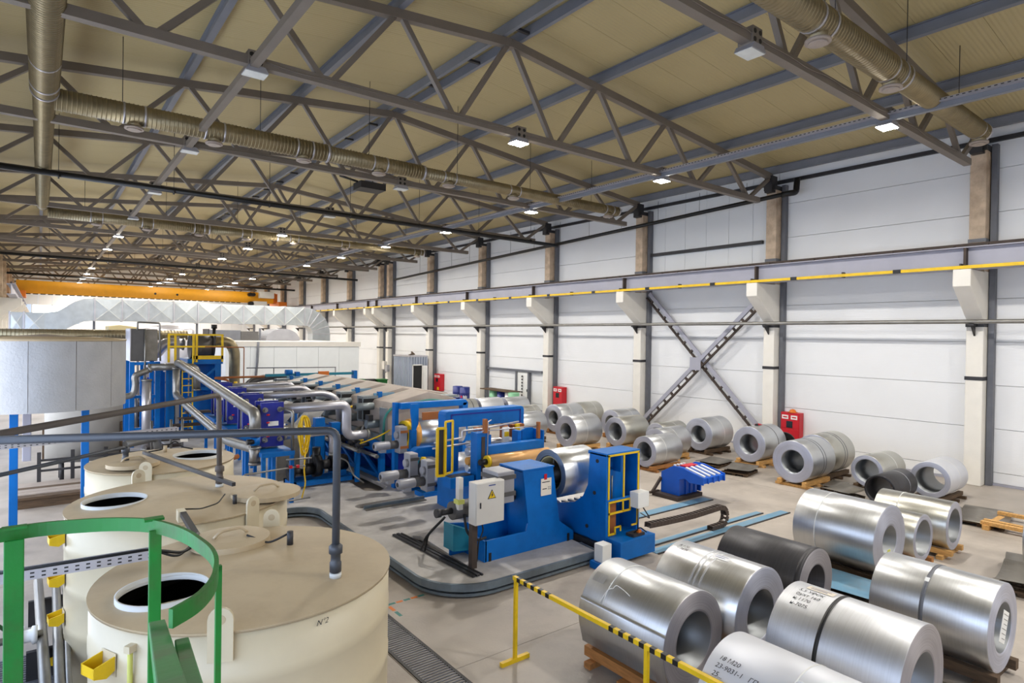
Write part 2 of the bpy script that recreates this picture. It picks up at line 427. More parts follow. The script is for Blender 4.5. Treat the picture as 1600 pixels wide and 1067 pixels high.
# roof trusses
TB = [18.9-2.92*i for i in range(8)]; TT = [20.3-2.9*i for i in range(9)]
ZB = 8.73
TY = [5.45+6*k for k in range(-3, 6)]+[41.45, 42.9]+[48.9+6*k for k in range(0, 6)]
TY = [t for t in TY if t < 81]
def truss(yy, idx, label):
    t = thing('roof_truss', label, 'roof truss', (XRDG, yy, ZB), 'roof trusses')
    MB().beam((XL+.1, yy, ZB), (19.5, yy, ZB), .17, .17).build('bottom_chord', 'truss', t)
    for xe in (20.3, -2.6): MB().beam((XRDG, yy, ZR), (xe, yy, ztop(xe)), .17, .19).build('top_chord', 'truss', t)
    for i, bx in enumerate(TB):
        for tx in (TT[i], TT[i+1]):
            if tx < XL: tx = XL+.1
            MB().beam((bx+(.12 if tx > bx else -.12), yy, ZB+.06), (tx+(-.1 if tx > bx else .1), yy, ztop(tx)-.06), .11, .11, up=(0, 1, 0)).build('web_member', 'truss', t)
    if 0 < yy < 25:
        pts_ = []; xx = 3.0; k_ = 0
        while xx < 19: pts_.append((xx, yy-.1, ZB+.04-(.05 if k_ % 2 else .0)-.02*math.sin(xx*2))); xx += .7; k_ += 1
        MB().tube(pts_, .01, 6, bend=.3).build('cable', 'truss', t)
    m = MB()
    m.box(20.15, 20.5, yy-.14, yy+.14, ztop(20.3)-.55, ztop(20.3)+.02)
    m.build('end_shoe', 'steel_dark', t)
fr = {0: 'behind the viewer', }
n = 0
for i, yy in enumerate(TY):
    if yy < 0: lab = 'grey steel roof truss overhead behind the viewer, %s from back wall' % ORD[i]
    else:
        n += 1
        lab = {1: 'nearest grey steel roof truss, reaching the right wall beside the round air duct end',
               2: 'second grey steel roof truss from the front, carrying the two brightest floodlights',
               3: 'third grey steel roof truss from the front, just beyond the long branch air duct'}.get(n, '%s grey steel roof truss from the front' % ORD[n-1])
    truss(yy, i, lab)

# purlins along the hall
for i, x in enumerate(TT[:8]):
    if i == 4:
        pr = thing('purlin', 'double ridge purlin with spacer plates under the roof peak', 'purlin', (x, 0, ztop(x)+.2), 'roof purlins')
        for dx in (-.24, .24): MB().beam((x+dx, Y0, ztop(x)+.2), (x+dx, Y1, ztop(x)+.2), .1, .24).build('channel', 'purlin', pr)
        m = MB(); yy = Y0+1
        while yy < Y1: m.box(x-.24, x+.24, yy-.04, yy+.04, ztop(x)+.1, ztop(x)+.16); yy += 2
        m.build('spacer_plates', 'steel_dark', pr)['kind'] = 'stuff'
    else:
        side = 'right' if i < 4 else 'left'
        k = (4-i) if i < 4 else (i-4)
        lab = '%s roof purlin %s of the ridge, running the length of the hall' % (ORD[k-1], side)
        if i == 0: lab = 'eaves purlin along the top of the right wall'
        prof = [(-.07, -.13), (.07, -.13), (.07, -.11), (.012, -.11), (.012, .11), (.07, .11), (.07, .13), (-.07, .13), (-.07, .11), (-.012, .11), (-.012, -.11), (-.07, -.11)]
        tag(MB().beam((x, Y0, ztop(x)+.22), (x, Y1, ztop(x)+.22), 0, 0, prof=prof).build('purlin', 'purlin'), lab, 'purlin', 'roof purlins')

# longitudinal ties under the bottom chords
tag(MB().beam((2.95, Y0, ZB-.07), (2.95, Y1, ZB-.07), .14, .14).build('tie_beam', 'truss'), 'left longitudinal steel tie across the truss bottom chords', 'tie beam')
tb = thing('tie_beam', 'right longitudinal steel tie carrying a perforated cable tray', 'tie beam', (14.3, 0, ZB+.17))
MB().beam((14.25, Y0, ZB-.06), (14.25, Y1, ZB-.06), .11, .11).build('bar', 'purlin', tb)
MB().box(14.1, 14.19, Y0, 40, ZB-.005, ZB+.005).build('cable_tray', 'alu_pipe', tb); MB().box(14.09, 14.1, Y0, 40, ZB-.005, ZB+.045).build('tray_side', 'alu_pipe', tb)
m = MB(); yy = 1.0
while yy < 40: m.box(14.085, 14.089, yy, yy+.05, ZB+.012, ZB+.03); yy += .1
m.build('tray_slots', 'steel_dark', tb)['kind'] = 'stuff'

# columns on the right wall
def column(yc, label, left=False):
    sg = -1 if left else 1
    X = (lambda x: x) if not left else (lambda x: XL-(x-XR)*1.0)
    def bx(m, x0, x1, *r):
        a, b = X(x0), X(x1); m.box(min(a, b), max(a, b), *r); return m
    c = thing('concrete_column', label, 'column', (X(20.6), yc, 0), 'concrete columns' if not left else 'columns of the left wall')
    bx(MB(), 20.36, 20.86, yc-.2, yc+.2, 0, 5.9).build('painted_shaft', 'painted_concrete', c, bevel=.02)
    bx(MB(), 20.38, 20.84, yc-.19, yc+.19, 5.9, 9.22).build('raw_shaft', 'raw_concrete', c, bevel=.02)
    pf = [(X(20.36), 4.55), (X(19.2), 5.42), (X(19.2), 5.87), (X(20.4), 5.87), (X(20.4), 4.55)]
    MB().prism(pf, yc-.2, yc+.2).build('corbel', 'painted_concrete', c, bevel=.015)
    if not left:
        for z in (4.42, 2.95): bx(MB(), 20.345, 20.86, yc-.215, yc+.215, z-.05, z+.05).build('steel_band', 'steel_dark', c)
        bx(MB(), 20.37, 20.86, yc-.205, yc+.205, 6.7, 6.8).build('steel_band', 'steel_grey', c)
        m = MB().prism([(20.345, 4.4), (20.02, 4.4), (20.02, 4.45), (20.345, 4.45)], yc-.06, yc+.06)
        m.prism([(20.345, 4.12), (20.05, 4.4), (20.345, 4.4)], yc-.02, yc+.02); m.build('pipe_bracket', 'steel_dark', c)
        MB().box(20.68, 20.88, yc-.35, yc-.22, 0, 9.4).build('wall_post', 'steel_grey', c)
        MB().box(20.25, 20.86, yc-.22, yc+.22, 9.2, 9.34).build('bearing_plate', 'steel_dark', c)
n = 0
for yc in BAYS:
    if yc < -2: continue
    if yc < 3:
        column(yc, 'white and raw concrete column of right wall beside the viewer'); continue
    n += 1
    lab = {1: 'nearest concrete column of right wall, at the right edge beside bare wall',
           2: 'concrete column of right wall just left of the nearest red fire cabinet',
           3: 'concrete column at the far foot of the crossed wall braces',
           4: 'concrete column between the wall door and the second red fire cabinet',
           5: 'concrete column of right wall beside the blue drums',
           6: 'concrete column of right wall beside the corrugated shed'}.get(n, '%s concrete column of right wall from the front' % ORD[n-1])
    column(yc, lab)
for i, yc in enumerate([b for b in BAYS if b > 46]): column(yc, '%s concrete column of the left wall, beyond the silver vessel' % ORD[i], True)

# crane runway girders with rail and conductor bar
g = thing('crane_runway', 'lilac grey crane girder with dark rail along the right wall', 'crane runway', (19.6, 35, 5.88))
pf = [(-.2, -.3), (.2, -.3), (.2, -.275), (.015, -.275), (.015, .275), (.2, .275), (.2, .3), (-.2, .3), (-.2, .275), (-.015, .275), (-.015, -.275), (-.2, -.275)]
MB().beam((19.6, Y0, 6.18), (19.6, Y1, 6.18), 0, 0, prof=pf).build('girder', 'girder', g)
MB().box(19.55, 19.65, Y0, Y1, 6.48, 6.58).build('rail', 'rust_dark', g)
m = MB(); yy = Y0+.5
while yy < Y1: m.box(19.42, 19.78, yy-.05, yy+.05, 6.48, 6.52); yy += .75
m.build('rail_clips', 'rust_dark', g)['kind'] = 'stuff'
for yc in BAYS: MB().box(19.41, 19.79, yc-.03, yc+.03, 5.9, 6.46).build('stiffener', 'rust_dark', g)
cb = thing('conductor_bar', 'yellow segmented crane conductor bar along the right girder', 'conductor bar', (19.25, 35, 5.9))
yy = -2.0; k = 0
while yy < 66:
    MB().box(19.22, 19.28, yy+.03, yy+2.97, 5.88, 5.965).build('segment', 'yellow', cb)
    MB().box(19.21, 19.29, yy+2.9, yy+3.1, 5.87, 5.975).build('joint', 'black', cb)
    MB().box(19.24, 19.42, yy+1.48, yy+1.52, 5.86, 6.02).build('hanger', 'steel_dark', cb)
    yy += 3.0
g = thing('crane_runway', 'grey crane girder along the left wall', 'crane runway', (-1.3, 60, 5.88))
MB().beam((-1.3, 44, 6.18), (-1.3, Y1, 6.18), 0, 0, prof=pf).build('girder', 'girder', g)
MB().box(-1.35, -1.25, 44, Y1, 6.48, 6.58).build('rail', 'rust_dark', g)
# service pipe, wall pipes
tag(MB().cyl((20.1, Y0, 4.51), (20.1, 60, 4.51), .06, 12).build('service_pipe', 'steel_pipe'), 'grey steel service pipe on brackets along the right wall', 'pipe')
m = MB().tube([(20.2, 10.9, 8.95), (20.2, 23.0, 8.5), (20.2, 40, 7.9)], .075, 10)
pp = thing('drain_pipe', 'black drain pipe sloping along the right wall below the eaves', 'pipe', (20.2, 22, 8.5))
m.build('pipe', 'black', pp)
m = MB().tube([(20.2, 10.95, 8.95), (20.2, 10.65, 8.95), (20.45, 10.6, 9.0), (20.5, 10.6, 9.5)], .1, 12, bend=.15); m.build('elbow', 'black', pp)
m = MB()
for yy in range(12, 38, 2): m.cyl((20.2, yy+.3, 8.95-(yy-10.6)*.037), (20.2, yy+.3, 9.6), .008, 6)
m.build('hangers', 'steel_dark', pp)['kind'] = 'stuff'
for yy, zz, lb in ((22.4, 8.46, 'black drain pipe slung across the hall under the third truss bay'), (46.3, 8.3, 'black drain pipe slung across the hall in the far half'), (61.5, 8.25, 'black drain pipe slung across the hall above the yellow crane')):
    pp = thing('drain_pipe', lb, 'pipe', (8.7, yy, zz))
    MB().cyl((XL, yy, zz+.06), (20.1, yy, zz-.04), .085, 12).build('pipe', 'black', pp)
    m = MB()
    for xx in (.4, 3.4, 6.4, 9.4, 12.4, 15.4, 18.4): m.cyl((xx, yy, zz), (xx, yy, ztop(xx)+.3), .008, 6).cyl((xx-.02, yy, zz), (xx+.02, yy, zz), .095, 12)
    m.build('hangers', 'steel_dark', pp)['kind'] = 'stuff'

# crossed brace on the wall
for (ya, za, yb, zb, lb) in ((17.0, .45, 12.05, 5.15, 'grey laced steel wall brace rising to the right'), (17.1, 5.75, 12.05, .7, 'grey laced steel wall brace falling to the right')):
    b = thing('wall_brace', lb, 'brace', (20.6, (ya+yb)/2, min(za, zb)), 'crossed wall braces')
    xo = 20.5 if za < zb else 20.62
    d = Vector((0, yb-ya, zb-za)).normalized(); nrm = Vector((0, -d.z, d.y))
    for sgn, mt, wd_, dx_ in ((-1, 'girder', .15, 0), (1, 'rust_dark', .06, .02)):
        off = nrm*.12*sgn+Vector((dx_, 0, 0))
        MB().beam(Vector((xo, ya, za))+off, Vector((xo, yb, zb))+off, .1, wd_, up=nrm).build('channel', mt, b)
    Lb = (Vector((0, yb, zb))-Vector((0, ya, za))).length; t = .35
    while t < Lb:
        p = Vector((xo, ya, za))+d*t
        MB().beam(p-nrm*.03, p+nrm*.15, .09, .07, up=d).build('batten', 'rust_dark', b); t += .48
    if za < zb: MB().box(20.44, 20.49, 14.3, 14.8, 2.7, 3.2).build('gusset', 'girder', b)

# wall door and its frame
dr = struct(thing('door_1', None, None, (20.85, 25.8, 0)))
MB().box(20.8, 20.86, 25.34, 26.3, .02, 2.0).build('door_leaf', 'white', dr, bevel=.01)
MB().box(20.77, 20.8, 25.42, 25.46, .95, 1.08).build('door_handle', 'steel_dark', dr)
fr = struct(thing('trim_2', None, None, (20.85, 26.6, 0)))
for yy in (25.28, 26.36): MB().box(20.74, 20.88, yy-.07, yy+.07, 0, 2.03).build('post', 'steel_grey', fr)
MB().box(20.74, 20.88, 24.2, 29.1, 2.0, 2.12).build('lintel', 'steel_grey', fr)
m = MB()
for k in range(9): m.box(20.73, 20.76, 25.78, 25.86, .35+.17*k, .45+.17*k)
m.build('slotted_strip', 'steel_dark', fr)

# raised plinth under the line, with open pits
cu = bpy.data.curves.new('plinth', 'CURVE'); cu.dimensions = '2D'; cu.fill_mode = 'BOTH'; cu.extrude = .04
def spl(pts):
    sp = cu.splines.new('POLY'); sp.points.add(len(pts)-1); sp.use_cyclic_u = True
    for p, q in zip(sp.points, pts): p.co = (q[0], q[1], 0, 1)
def arc(cx, cy, r, a0, a1, n=8): return [(cx+r*math.cos(math.radians(a0+(a1-a0)*i/n)), cy+r*math.sin(math.radians(a0+(a1-a0)*i/n))) for i in range(n+1)]
OUT = [(3.3, 13.05)]+arc(4.15, 12.5, .55, 90, 0)+arc(5.5, 8.3, .88, 180, 270)+[(7.7, 7.42), (7.75, 7.9), (7.82, 8.95), (10.9, 9.6), (10.9, 33.5), (3.3, 33.5)]
PITS = [arc(5.55, 12.35, .17, 90, 270, 6)+[(6.9, 12.18), (6.9, 12.52)],
        [(6.12, 13.5), (6.45, 13.35), (6.75, 13.6), (6.75, 16.8), (6.3, 16.8)],
        [(5.25, 8.3), (5.5, 8.22), (5.6, 9.9), (5.5, 10.0), (5.3, 9.9)]]
spl(OUT)
for p in PITS: spl(p)
co = bpy.data.objects.new('plinth', cu); COL.objects.link(co)
dg = bpy.context.evaluated_depsgraph_get(); dg.update()
me = bpy.data.meshes.new_from_object(co.evaluated_get(dg)); bpy.data.objects.remove(co)
pl = struct(thing('trim_3', None, None, (5, 10, 0)))
pl['label'] = 'raised plinth with rounded kerb under the machines'
m = MB(); m.add([(v.co.x, v.co.y, v.co.z+.16) for v in me.vertices], [tuple(p.vertices) for p in me.polygons]); bpy.data.meshes.remove(me)
m.build('plinth_top', 'film', pl)
def inset(pts, d):
    n = len(pts); out = []
    for i in range(n):
        a, b, c = Vector(pts[i-1]), Vector(pts[i]), Vector(pts[(i+1) % n])
        t = ((b-a).normalized()+(c-b).normalized()); nv = Vector((t.y, -t.x)).normalized()
        out.append((b.x-nv.x*d*-1, b.y-nv.y*d*-1))
    return out
LOOP = OUT[:-3]
def kerbline(off, z0, z1, th, mt, nm):
    P = inset(OUT, off)[:-4]
    Q = inset(OUT, off+th)[:-4]
    m = MB(); n = len(P)
    vs = [(x, y, z0) for x, y in P]+[(x, y, z1) for x, y in P]+[(x, y, z0) for x, y in Q]+[(x, y, z1) for x, y in Q]
    fs = []
    for i in range(n-1):
        fs += [(i, i+1, n+i+1, n+i), (2*n+i+1, 2*n+i, 3*n+i, 3*n+i+1), (n+i, n+i+1, 3*n+i+1, 3*n+i), (i+1, i, 2*n+i, 2*n+i+1)]
    m.add(vs, fs); m.build(nm, mt, pl)
KS = 1 if inset([(0, 0), (1, 0), (1, 1), (0, 1)], .1)[0][0] > 0 else -1
kerbline(-.03*KS, .105, .215, .05*KS, 'kerb_steel', 'kerb_edge')
kerbline(.07*KS, .0, .12, .05*KS, 'pit_dark', 'kerb_skirt')
kerbline(-.02*KS, .03, .07, .05*KS, 'kerb_steel', 'kerb_rail')

# floor grating over the drain trench
gt = struct(thing('trim_4', None, None, (3.65, 6, 0)))
MB().box(3.42, 3.46, 1.0, 9.4, 0, .012).build('frame', 'steel_dark', gt); MB().box(3.84, 3.88, 1.0, 9.4, 0, .012).build('frame', 'steel_dark', gt)
m = MB(); yy = 1.02
while yy < 9.4: m.box(3.46, 3.84, yy, yy+.022, 0, .01); yy += .05
m.build('grating_bars', 'steel_grey', gt)['kind'] = 'stuff'
gt2 = struct(thing('trim_5', None, None, (-.3, 7.5, 0)))
m = MB(); yy = 5.0
while yy < 9.3: m.box(-1.3, .15, yy, yy+.03, 0, .012); yy += .06
m.build('grating_bars', 'steel_grey', gt2)['kind'] = 'stuff'
# yellow and blue floor rails of the coil car
tr = thing('floor_track', 'pale blue flush steel track plates running to the coil car', 'track', (11.5, 8, 0))
for x0, x1, y, wd in ((8.9, 13.5, 7.08, .2), (8.9, 12.95, 7.42, .14), (9.6, 13.0, 8.75, .26)):
    MB().prism([(x0, y), (x1, y-.05), (x1, y-.05+wd), (x0, y+wd)], 0, .012, axis='Z').build('track_plate', 'blue_light', tr)
    MB().prism([(x0, y-.04), (x1, y-.09), (x1, y-.06), (x0, y-.01)], 0, .02, axis='Z').build('track_edge', 'steel_dark', tr)
# ================================================================== ROOF SERVICES
def duct_seams(p, q, r, step, n=18):
    """spiral seams of a round duct as thin raised rings"""
    p, q = Vector(p), Vector(q); L = (q-p).length; d = (q-p).normalized(); m = MB(); t = step/2
    while t < L:
        m.cyl(p+d*(t-.012), p+d*t, r+.001, n, r2=r+.013, caps=False).cyl(p+d*t, p+d*(t+.012), r+.013, n, r2=r+.001, caps=False); t += step
    return m
ad = thing('air_duct', 'main spiral air duct running away overhead at the left', 'air duct', (.04, 16, 8.8))
segs = [((.04, -8, 8.8), (.04, 15.6, 8.8), .235), ((.04, 15.6, 8.8), (.04, 30.3, 8.8), .19)]
for p, q, r in segs:
    MB().cyl(p, q, r, 24).build('spiral_pipe', 'duct', ad)
    pp = (p[0], max(p[1], 8), p[2]); duct_seams(pp, q, r, .085).build('spiral_seam', 'duct', ad)['kind'] = 'stuff'
m = MB()
for yy, r in ((13.9, .245), (15.2, .25), (15.65, .25), (15.75, .22), (29.9, .2)): m.cyl((.04, yy-.03, 8.8), (.04, yy+.03, 8.8), r, 24)
m.build('clamp_rings', 'alu_pipe', ad)
def branch(label, x0, x1, y, z, steps, outs, seam=True):
    b = thing('air_duct', label, 'air duct', ((x0+x1)/2, y, z))
    xs = [x0]+[s[0] for s in steps]+[x1]; rs = [s[1] for s in steps]
    r_at = lambda x: [r for a, r in zip(xs, [steps[0][2]]+rs) if a <= x][-1]
    rr = [steps[0][2]]+rs
    for a, c, r in zip(xs[:-1], xs[1:], rr):
        MB().cyl((a, y, z), (c, y, z), r, 20).build('spiral_pipe', 'duct', b)
        if seam: duct_seams((a, y, z), (c, y, z), r, .085, 16).build('spiral_seam', 'duct', b)['kind'] = 'stuff'
        MB().cyl((c-.03, y, z), (c+.03, y, z), r+.012, 20).build('clamp_ring', 'alu_pipe', b)
    for xo in outs:
        r = r_at(xo)
        v = MB().cyl((xo, y, z-.1), (xo, y, z-r-.08), .14, 18).build('air_outlet', 'duct', b)
        MB().cyl((xo, y, z-r-.06), (xo, y, z-r-.1), .19, 20).cyl((xo, y, z-r-.1), (xo, y, z-r-.125), .14, 20).build('outlet_plate', 'hood', v)
        for dx in (-.2, .2): MB().cyl((xo+dx-.02, y, z), (xo+dx+.02, y, z), r+.012, 20).build('clamp_ring', 'alu_pipe', b)
    m = MB(); xx = x0+1.2
    while xx < x1: m.cyl((xx, y, z+.1), (xx, y, ztop(xx)+.3), .008, 6); xx += 2.9
    m.build('hanger_rods', 'steel_dark', b)['kind'] = 'stuff'
branch('long branch air duct crossing the hall from the main duct', .2, 17.3, 15.9, 8.72, [(6.0, .2, .225), (8.9, .165)], [1.62, 3.25, 5.39, 7.5, 9.8, 12.3, 16.8])
branch('far branch air duct crossing the hall at the end of the main duct', .2, 17.0, 30.2, 8.55, [(6.0, .19, .21), (9.0, .16)], [1.8, 3.6, 5.6, 7.6, 9.8, 12.4, 16.6])
branch('near branch air duct ending above the nearest right wall column', 3.0, 17.35, 4.6, 8.85, [(12.6, .2, .235)], [9.45, 12.2, 17.2])
MB().tube([(-2.3, 25, 8.7), (-2.3, 31.5, 8.7)], .3, 18).build('spiral_pipe', 'duct', tag(thing('air_duct', 'thick duct end beside the left wall under the roof', 'air duct', (-2.3, 28, 8.7))))

# floodlights on the truss bottom chords
def flood(x, y, lit, label, up=False):
    f = thing('floodlight', label, 'floodlight', (x, y, ZB-.08), 'roof floodlights')
    m = MB().box(x-.15, x+.13, y-.14, y+.13, ZB-.12, ZB+.17); m.build('clamp_box', 'truss', f, bevel=.01)
    m = MB()
    for dx in (-.09, .06): m.cyl((x+dx, y-.146, ZB-.04), (x+dx, y-.12, ZB-.04), .04, 10).cyl((x+dx, y-.146, ZB+.09), (x+dx, y-.12, ZB+.09), .04, 10)
    m.build('gland_holes', 'black', f)
    hz = ZB-.2
    MB().prism([(x-.2, hz), (x+.2, hz), (x+.14, hz+.1), (x-.14, hz+.1)], y-.16, y+.16).build('housing', 'motor_grey', f)
    MB().box(x-.19, x+.19, y-.15, y+.15, hz-.012, hz-.001).build('lens', 'lens' if lit else 'lens_off', f)
    MB().beam((x, y, hz+.08), (x, y, ZB-.05), .06, .03).build('bracket', 'steel_dark', f)
    if lit:
        ld = bpy.data.lights.new('floodlight_beam', 'AREA'); ld.shape = 'RECTANGLE'; ld.size = .38; ld.size_y = .3
        ld.energy = LAMP_W; ld.color = (1, .965, .90)
        lo = bpy.data.objects.new('floodlight_beam', ld); COL.objects.link(lo); lo.parent = f; lo.location = (0, 0, -.16)
XN = {3.0: 'left', 9.0: 'middle', 14.35: 'right'}
for i, yy in enumerate(TY):
    if yy > 80: continue
    for x in (3.0, 9.0, 14.35):
        unlit = (x == 9.0 and yy in (5.45, 17.45, 23.45)) or (x == 3.0 and 0 < yy < 40 and yy != 35.45) or (yy == 42.9)
        if yy == 42.9 or (x == 3.0 and yy < 10) or (yy > 50 and int(yy) % 12 > 6 and x != 9.0): continue
        k = len([t for t in TY if 0 < t <= yy and t != 42.9])
        if yy < 0: lab = '%s floodlight on truss %s behind the viewer' % ('lit '+XN[x], ['far', 'middle', 'near'][i] if i < 3 else 'last')
        else: lab = '%s %s-row floodlight under the %s roof truss from the front' % ('unlit' if unlit else 'lit', XN[x], ORD[k-1])
        flood(x, yy+.02, not unlit, lab)

# heater box hung under the roof near the middle
hb = thing('roof_heater', 'dark heater box hung under the roof near the third truss', 'heater', (9.9, 21.4, 9.5))
MB().box(9.3, 10.3, 21.2, 21.9, 9.35, 9.6).build('casing', 'steel_dark', hb); MB().cyl((9.3, 21.5, 9.6), (8.6, 21.5, 9.7), .04).cyl((9.9, 21.5, 9.6), (9.9, 21.5, 10.7), .02).build('pipes', 'steel_dark', hb)

# ================================================================== FAR END
# overhead crane
cr = thing('bridge_crane', 'yellow overhead bridge crane girder spanning the far hall', 'crane', (9, 65, 6.6))
MB().box(-1.6, 19.2, 64.8, 65.5, 6.95, 8.02).build('girder', 'crane_yellow', cr)
MB().box(-1.75, -.95, 63.6, 66.8, 6.6, 7.1).build('end_truck', 'orange', cr); MB().box(19.2, 20.0, 63.6, 66.8, 6.6, 7.1).build('end_truck', 'orange', cr)
MB().box(19.0, 19.35, 64.6, 65.7, 6.95, 7.95).build('girder_end', 'orange', cr)
MB().box(17.5, 18.9, 64.2, 64.75, 7.45, 8.1).build('control_cabinet', 'white', cr)
MB().box(16.9, 18.2, 64.2, 64.75, 6.55, 7.1).build('hoist', 'white', cr)
for xx in (16.6, 16.9): MB().cyl((xx, 64.1, 7.75), (xx, 64.75, 7.75), .18, 14).build('hoist_motor', 'black', cr)
MB().cyl((16.7, 64.2, 6.8), (16.7, 64.75, 6.8), .26, 14).build('hoist_motor', 'black', cr)
m = MB(); x = -1
while x < 16: m.box(x, x+.35, 64.9, 65.0, 6.88, 6.95); x += .5
m.build('festoon_cable', 'black', cr)
for xx in (8.4, 10.2): MB().cyl((xx, 64.76, 7.4), (xx, 64.81, 7.4), .1, 12).build('bolt', 'black', cr)

# rectangular duct with cross-broken panels
rd = thing('rectangular_duct', 'long silver rectangular air duct with cross-folded sections', 'air duct', (8, 42, 4.5))
def xpanel(x0, x1, z0, z1, z0b=None, z1b=None, y=42.0):
    z0b = z0 if z0b is None else z0b; z1b = z1 if z1b is None else z1b
    m = MB(); yc = y-.035
    A, B, C, D = (x0, y, z0), (x1, y, z0b), (x1, y, z1b), (x0, y, z1); E = ((x0+x1)/2, yc, (z0+z0b+z1+z1b)/4)
    back = [(p[0], y+1.0, p[2]) for p in (A, B, C, D)]
    m.add([A, B, C, D, E]+back, [(0, 1, 4), (1, 2, 4), (2, 3, 4), (3, 0, 4), (0, 3, 8, 5), (1, 6, 7, 2), (3, 2, 7, 8), (0, 5, 6, 1), (5, 8, 7, 6)])
    m.build('duct_section', 'duct_rect', rd)
    for p, q in ((A, C), (B, D)):
        for r_ in (p, q): MB().beam((r_[0], r_[1]-.01, r_[2]), (E[0], E[1]-.01, E[2]), .035, .03, up=(0, 1, 0)).build('crease_glint', 'rim_white', rd)  # pale strips paint the bright glint along the folds
xs = [2.45+1.33*k for k in range(10)]
for a, b in zip(xs[:-1], xs[1:]):
    xpanel(a, b, 4.48, 5.72); MB().box(a-.03, a+.03, 41.94, 43.02, 4.44, 5.76).build('flange', 'alu_pipe', rd)
MB().box(xs[-1]-.03, xs[-1]+.03, 41.94, 43.02, 4.44, 5.76).build('flange', 'alu_pipe', rd)
xe = xs[-1]
pts = lambda r: [(xe+r*math.sin(a*PI/16), 3.9+r*math.cos(a*PI/16)) for a in range(9)]
# elbow turning down at the right: segment fan
o_ = [(xe+1.82*math.sin(a*PI/10), 3.9+1.82*math.cos(a*PI/10)) for a in range(6)]; i_ = [(xe+.58*math.sin(a*PI/10), 3.9+.58*math.cos(a*PI/10)) for a in range(6)]
for a in range(5):
    MB().prism([i_[a], o_[a], o_[a+1], i_[a+1]], 42.0, 43.0).build('elbow_segment', 'duct_rect', rd)
    MB().beam((i_[a+1][0], 41.98, i_[a+1][1]), (o_[a+1][0], 41.98, o_[a+1][1]), .05, .05).build('flange', 'alu_pipe', rd)
MB().box(xe+.58, xe+1.82, 42, 43, 2.5, 3.9).build('duct_section', 'duct_rect', rd)
# left offset: S-bend down to the lower run
S = [(2.45, 4.48, 5.72), (1.95, 4.42, 5.70), (1.5, 4.2, 5.5), (1.1, 3.95, 5.2), (.75, 3.75, 4.95), (.2, 3.72, 4.85)]
for a, b in zip(S[:-1], S[1:]):
    m = MB(); A = [(a[0], 42, a[1]), (b[0], 42, b[1]), (b[0], 42, b[2]), (a[0], 42, a[2])]; B = [(p[0], 43, p[2]) for p in A]
    m.add(A+B, [(0, 1, 2, 3), (4, 7, 6, 5), (0, 4, 5, 1), (3, 2, 6, 7), (0, 3, 7, 4), (1, 5, 6, 2)]); m.build('elbow_segment', 'duct_rect', rd)
for a, b in ((.2, -.7), (-.7, -1.3)):
    xpanel(b, a, 3.72, 4.85); MB().box(b-.03, b+.03, 41.94, 43.02, 3.68, 4.89).build('flange', 'alu_pipe', rd)
for xx in (2.45, 7.8, 13.1): MB().box(xx-.06, xx+.06, 42.4, 42.5, 0, 4.5).build('support_post', 'steel_grey', rd)
# tan hood and grey casings behind the tower
hd_ = thing('hood_stand', 'grey steel stand under the tan extraction hood', 'stand', (3.4, 38, 0))
for x_ in (2.85, 4.05): MB().box(x_-.05, x_+.05, 37.1, 37.2, 0, 3.55).build('post', 'steel_grey', hd_)
tag(MB().prism([(2.75, 3.55), (4.15, 3.55), (4.0, 4.12), (3.2, 4.22), (2.75, 4.15)], 37, 39).build('extraction_hood', 'deck', bevel=.02), 'tan extraction hood behind the grey box of the blue tower', 'hood')
fb = thing('filter_casing', 'long dark grey filter casing below the silver duct', 'filter', (9, 38, 3.3))
MB().box(7.6, 9.3, 38, 39.4, 3.47, 4.05).build('casing', 'steel_grey', fb); MB().box(9.32, 10.3, 38, 39.4, 3.47, 4.0).build('casing', 'motor_dark', fb)
MB().box(10.35, 10.45, 38, 38.1, 3.47, 4.2).build('post', 'steel_grey', fb)
MB().box(7.55, 7.62, 37.95, 39.4, 3.47, 4.1).build('end_plate', 'steel_dark', fb)
m = MB().prism([(11.6+1.0*math.cos(t*PI/16), 3.47+.72*math.sin(t*PI/16)) for t in range(17)], 37.5, 39.5); tag(m.build('round_duct_end', 'motor_grey'), 'round grey duct drum behind the white oven housing', 'duct')
tag(MB().lathe([(0, 0), (1.3, 0), (1.3, 4.0), (1.0, 4.2), (0, 4.3)], (5.7, 38.9, 0)).build('cyclone', 'alu_pipe'), 'pale round cyclone top behind the yellow railed platform', 'cyclone')

# white oven housing with seam panels
wh = thing('oven_housing', 'long white oven housing at the far end of the line', 'oven', (11.5, 37, 0))
x = 7.6
while x < 14.8:
    x2 = min(x+1.22, 14.92); MB().box(x+.006, x2-.006, 34.0, 34.1, .2, 3.2).build('panel', 'white_panel', wh); x = x2
MB().box(7.6, 14.92, 34.05, 41.7, 0, 3.2).build('core', 'white_panel', wh); MB().box(7.5, 15.0, 33.94, 41.8, 3.2, 3.46).build('roof_edge', 'cabinet_grey', wh)
MB().tube([(9.2, 33.9, 3.44), (9.15, 33.88, 2.4), (9.05, 33.9, 1.2)], .06, 8).build('cable', 'steel_grey', wh)

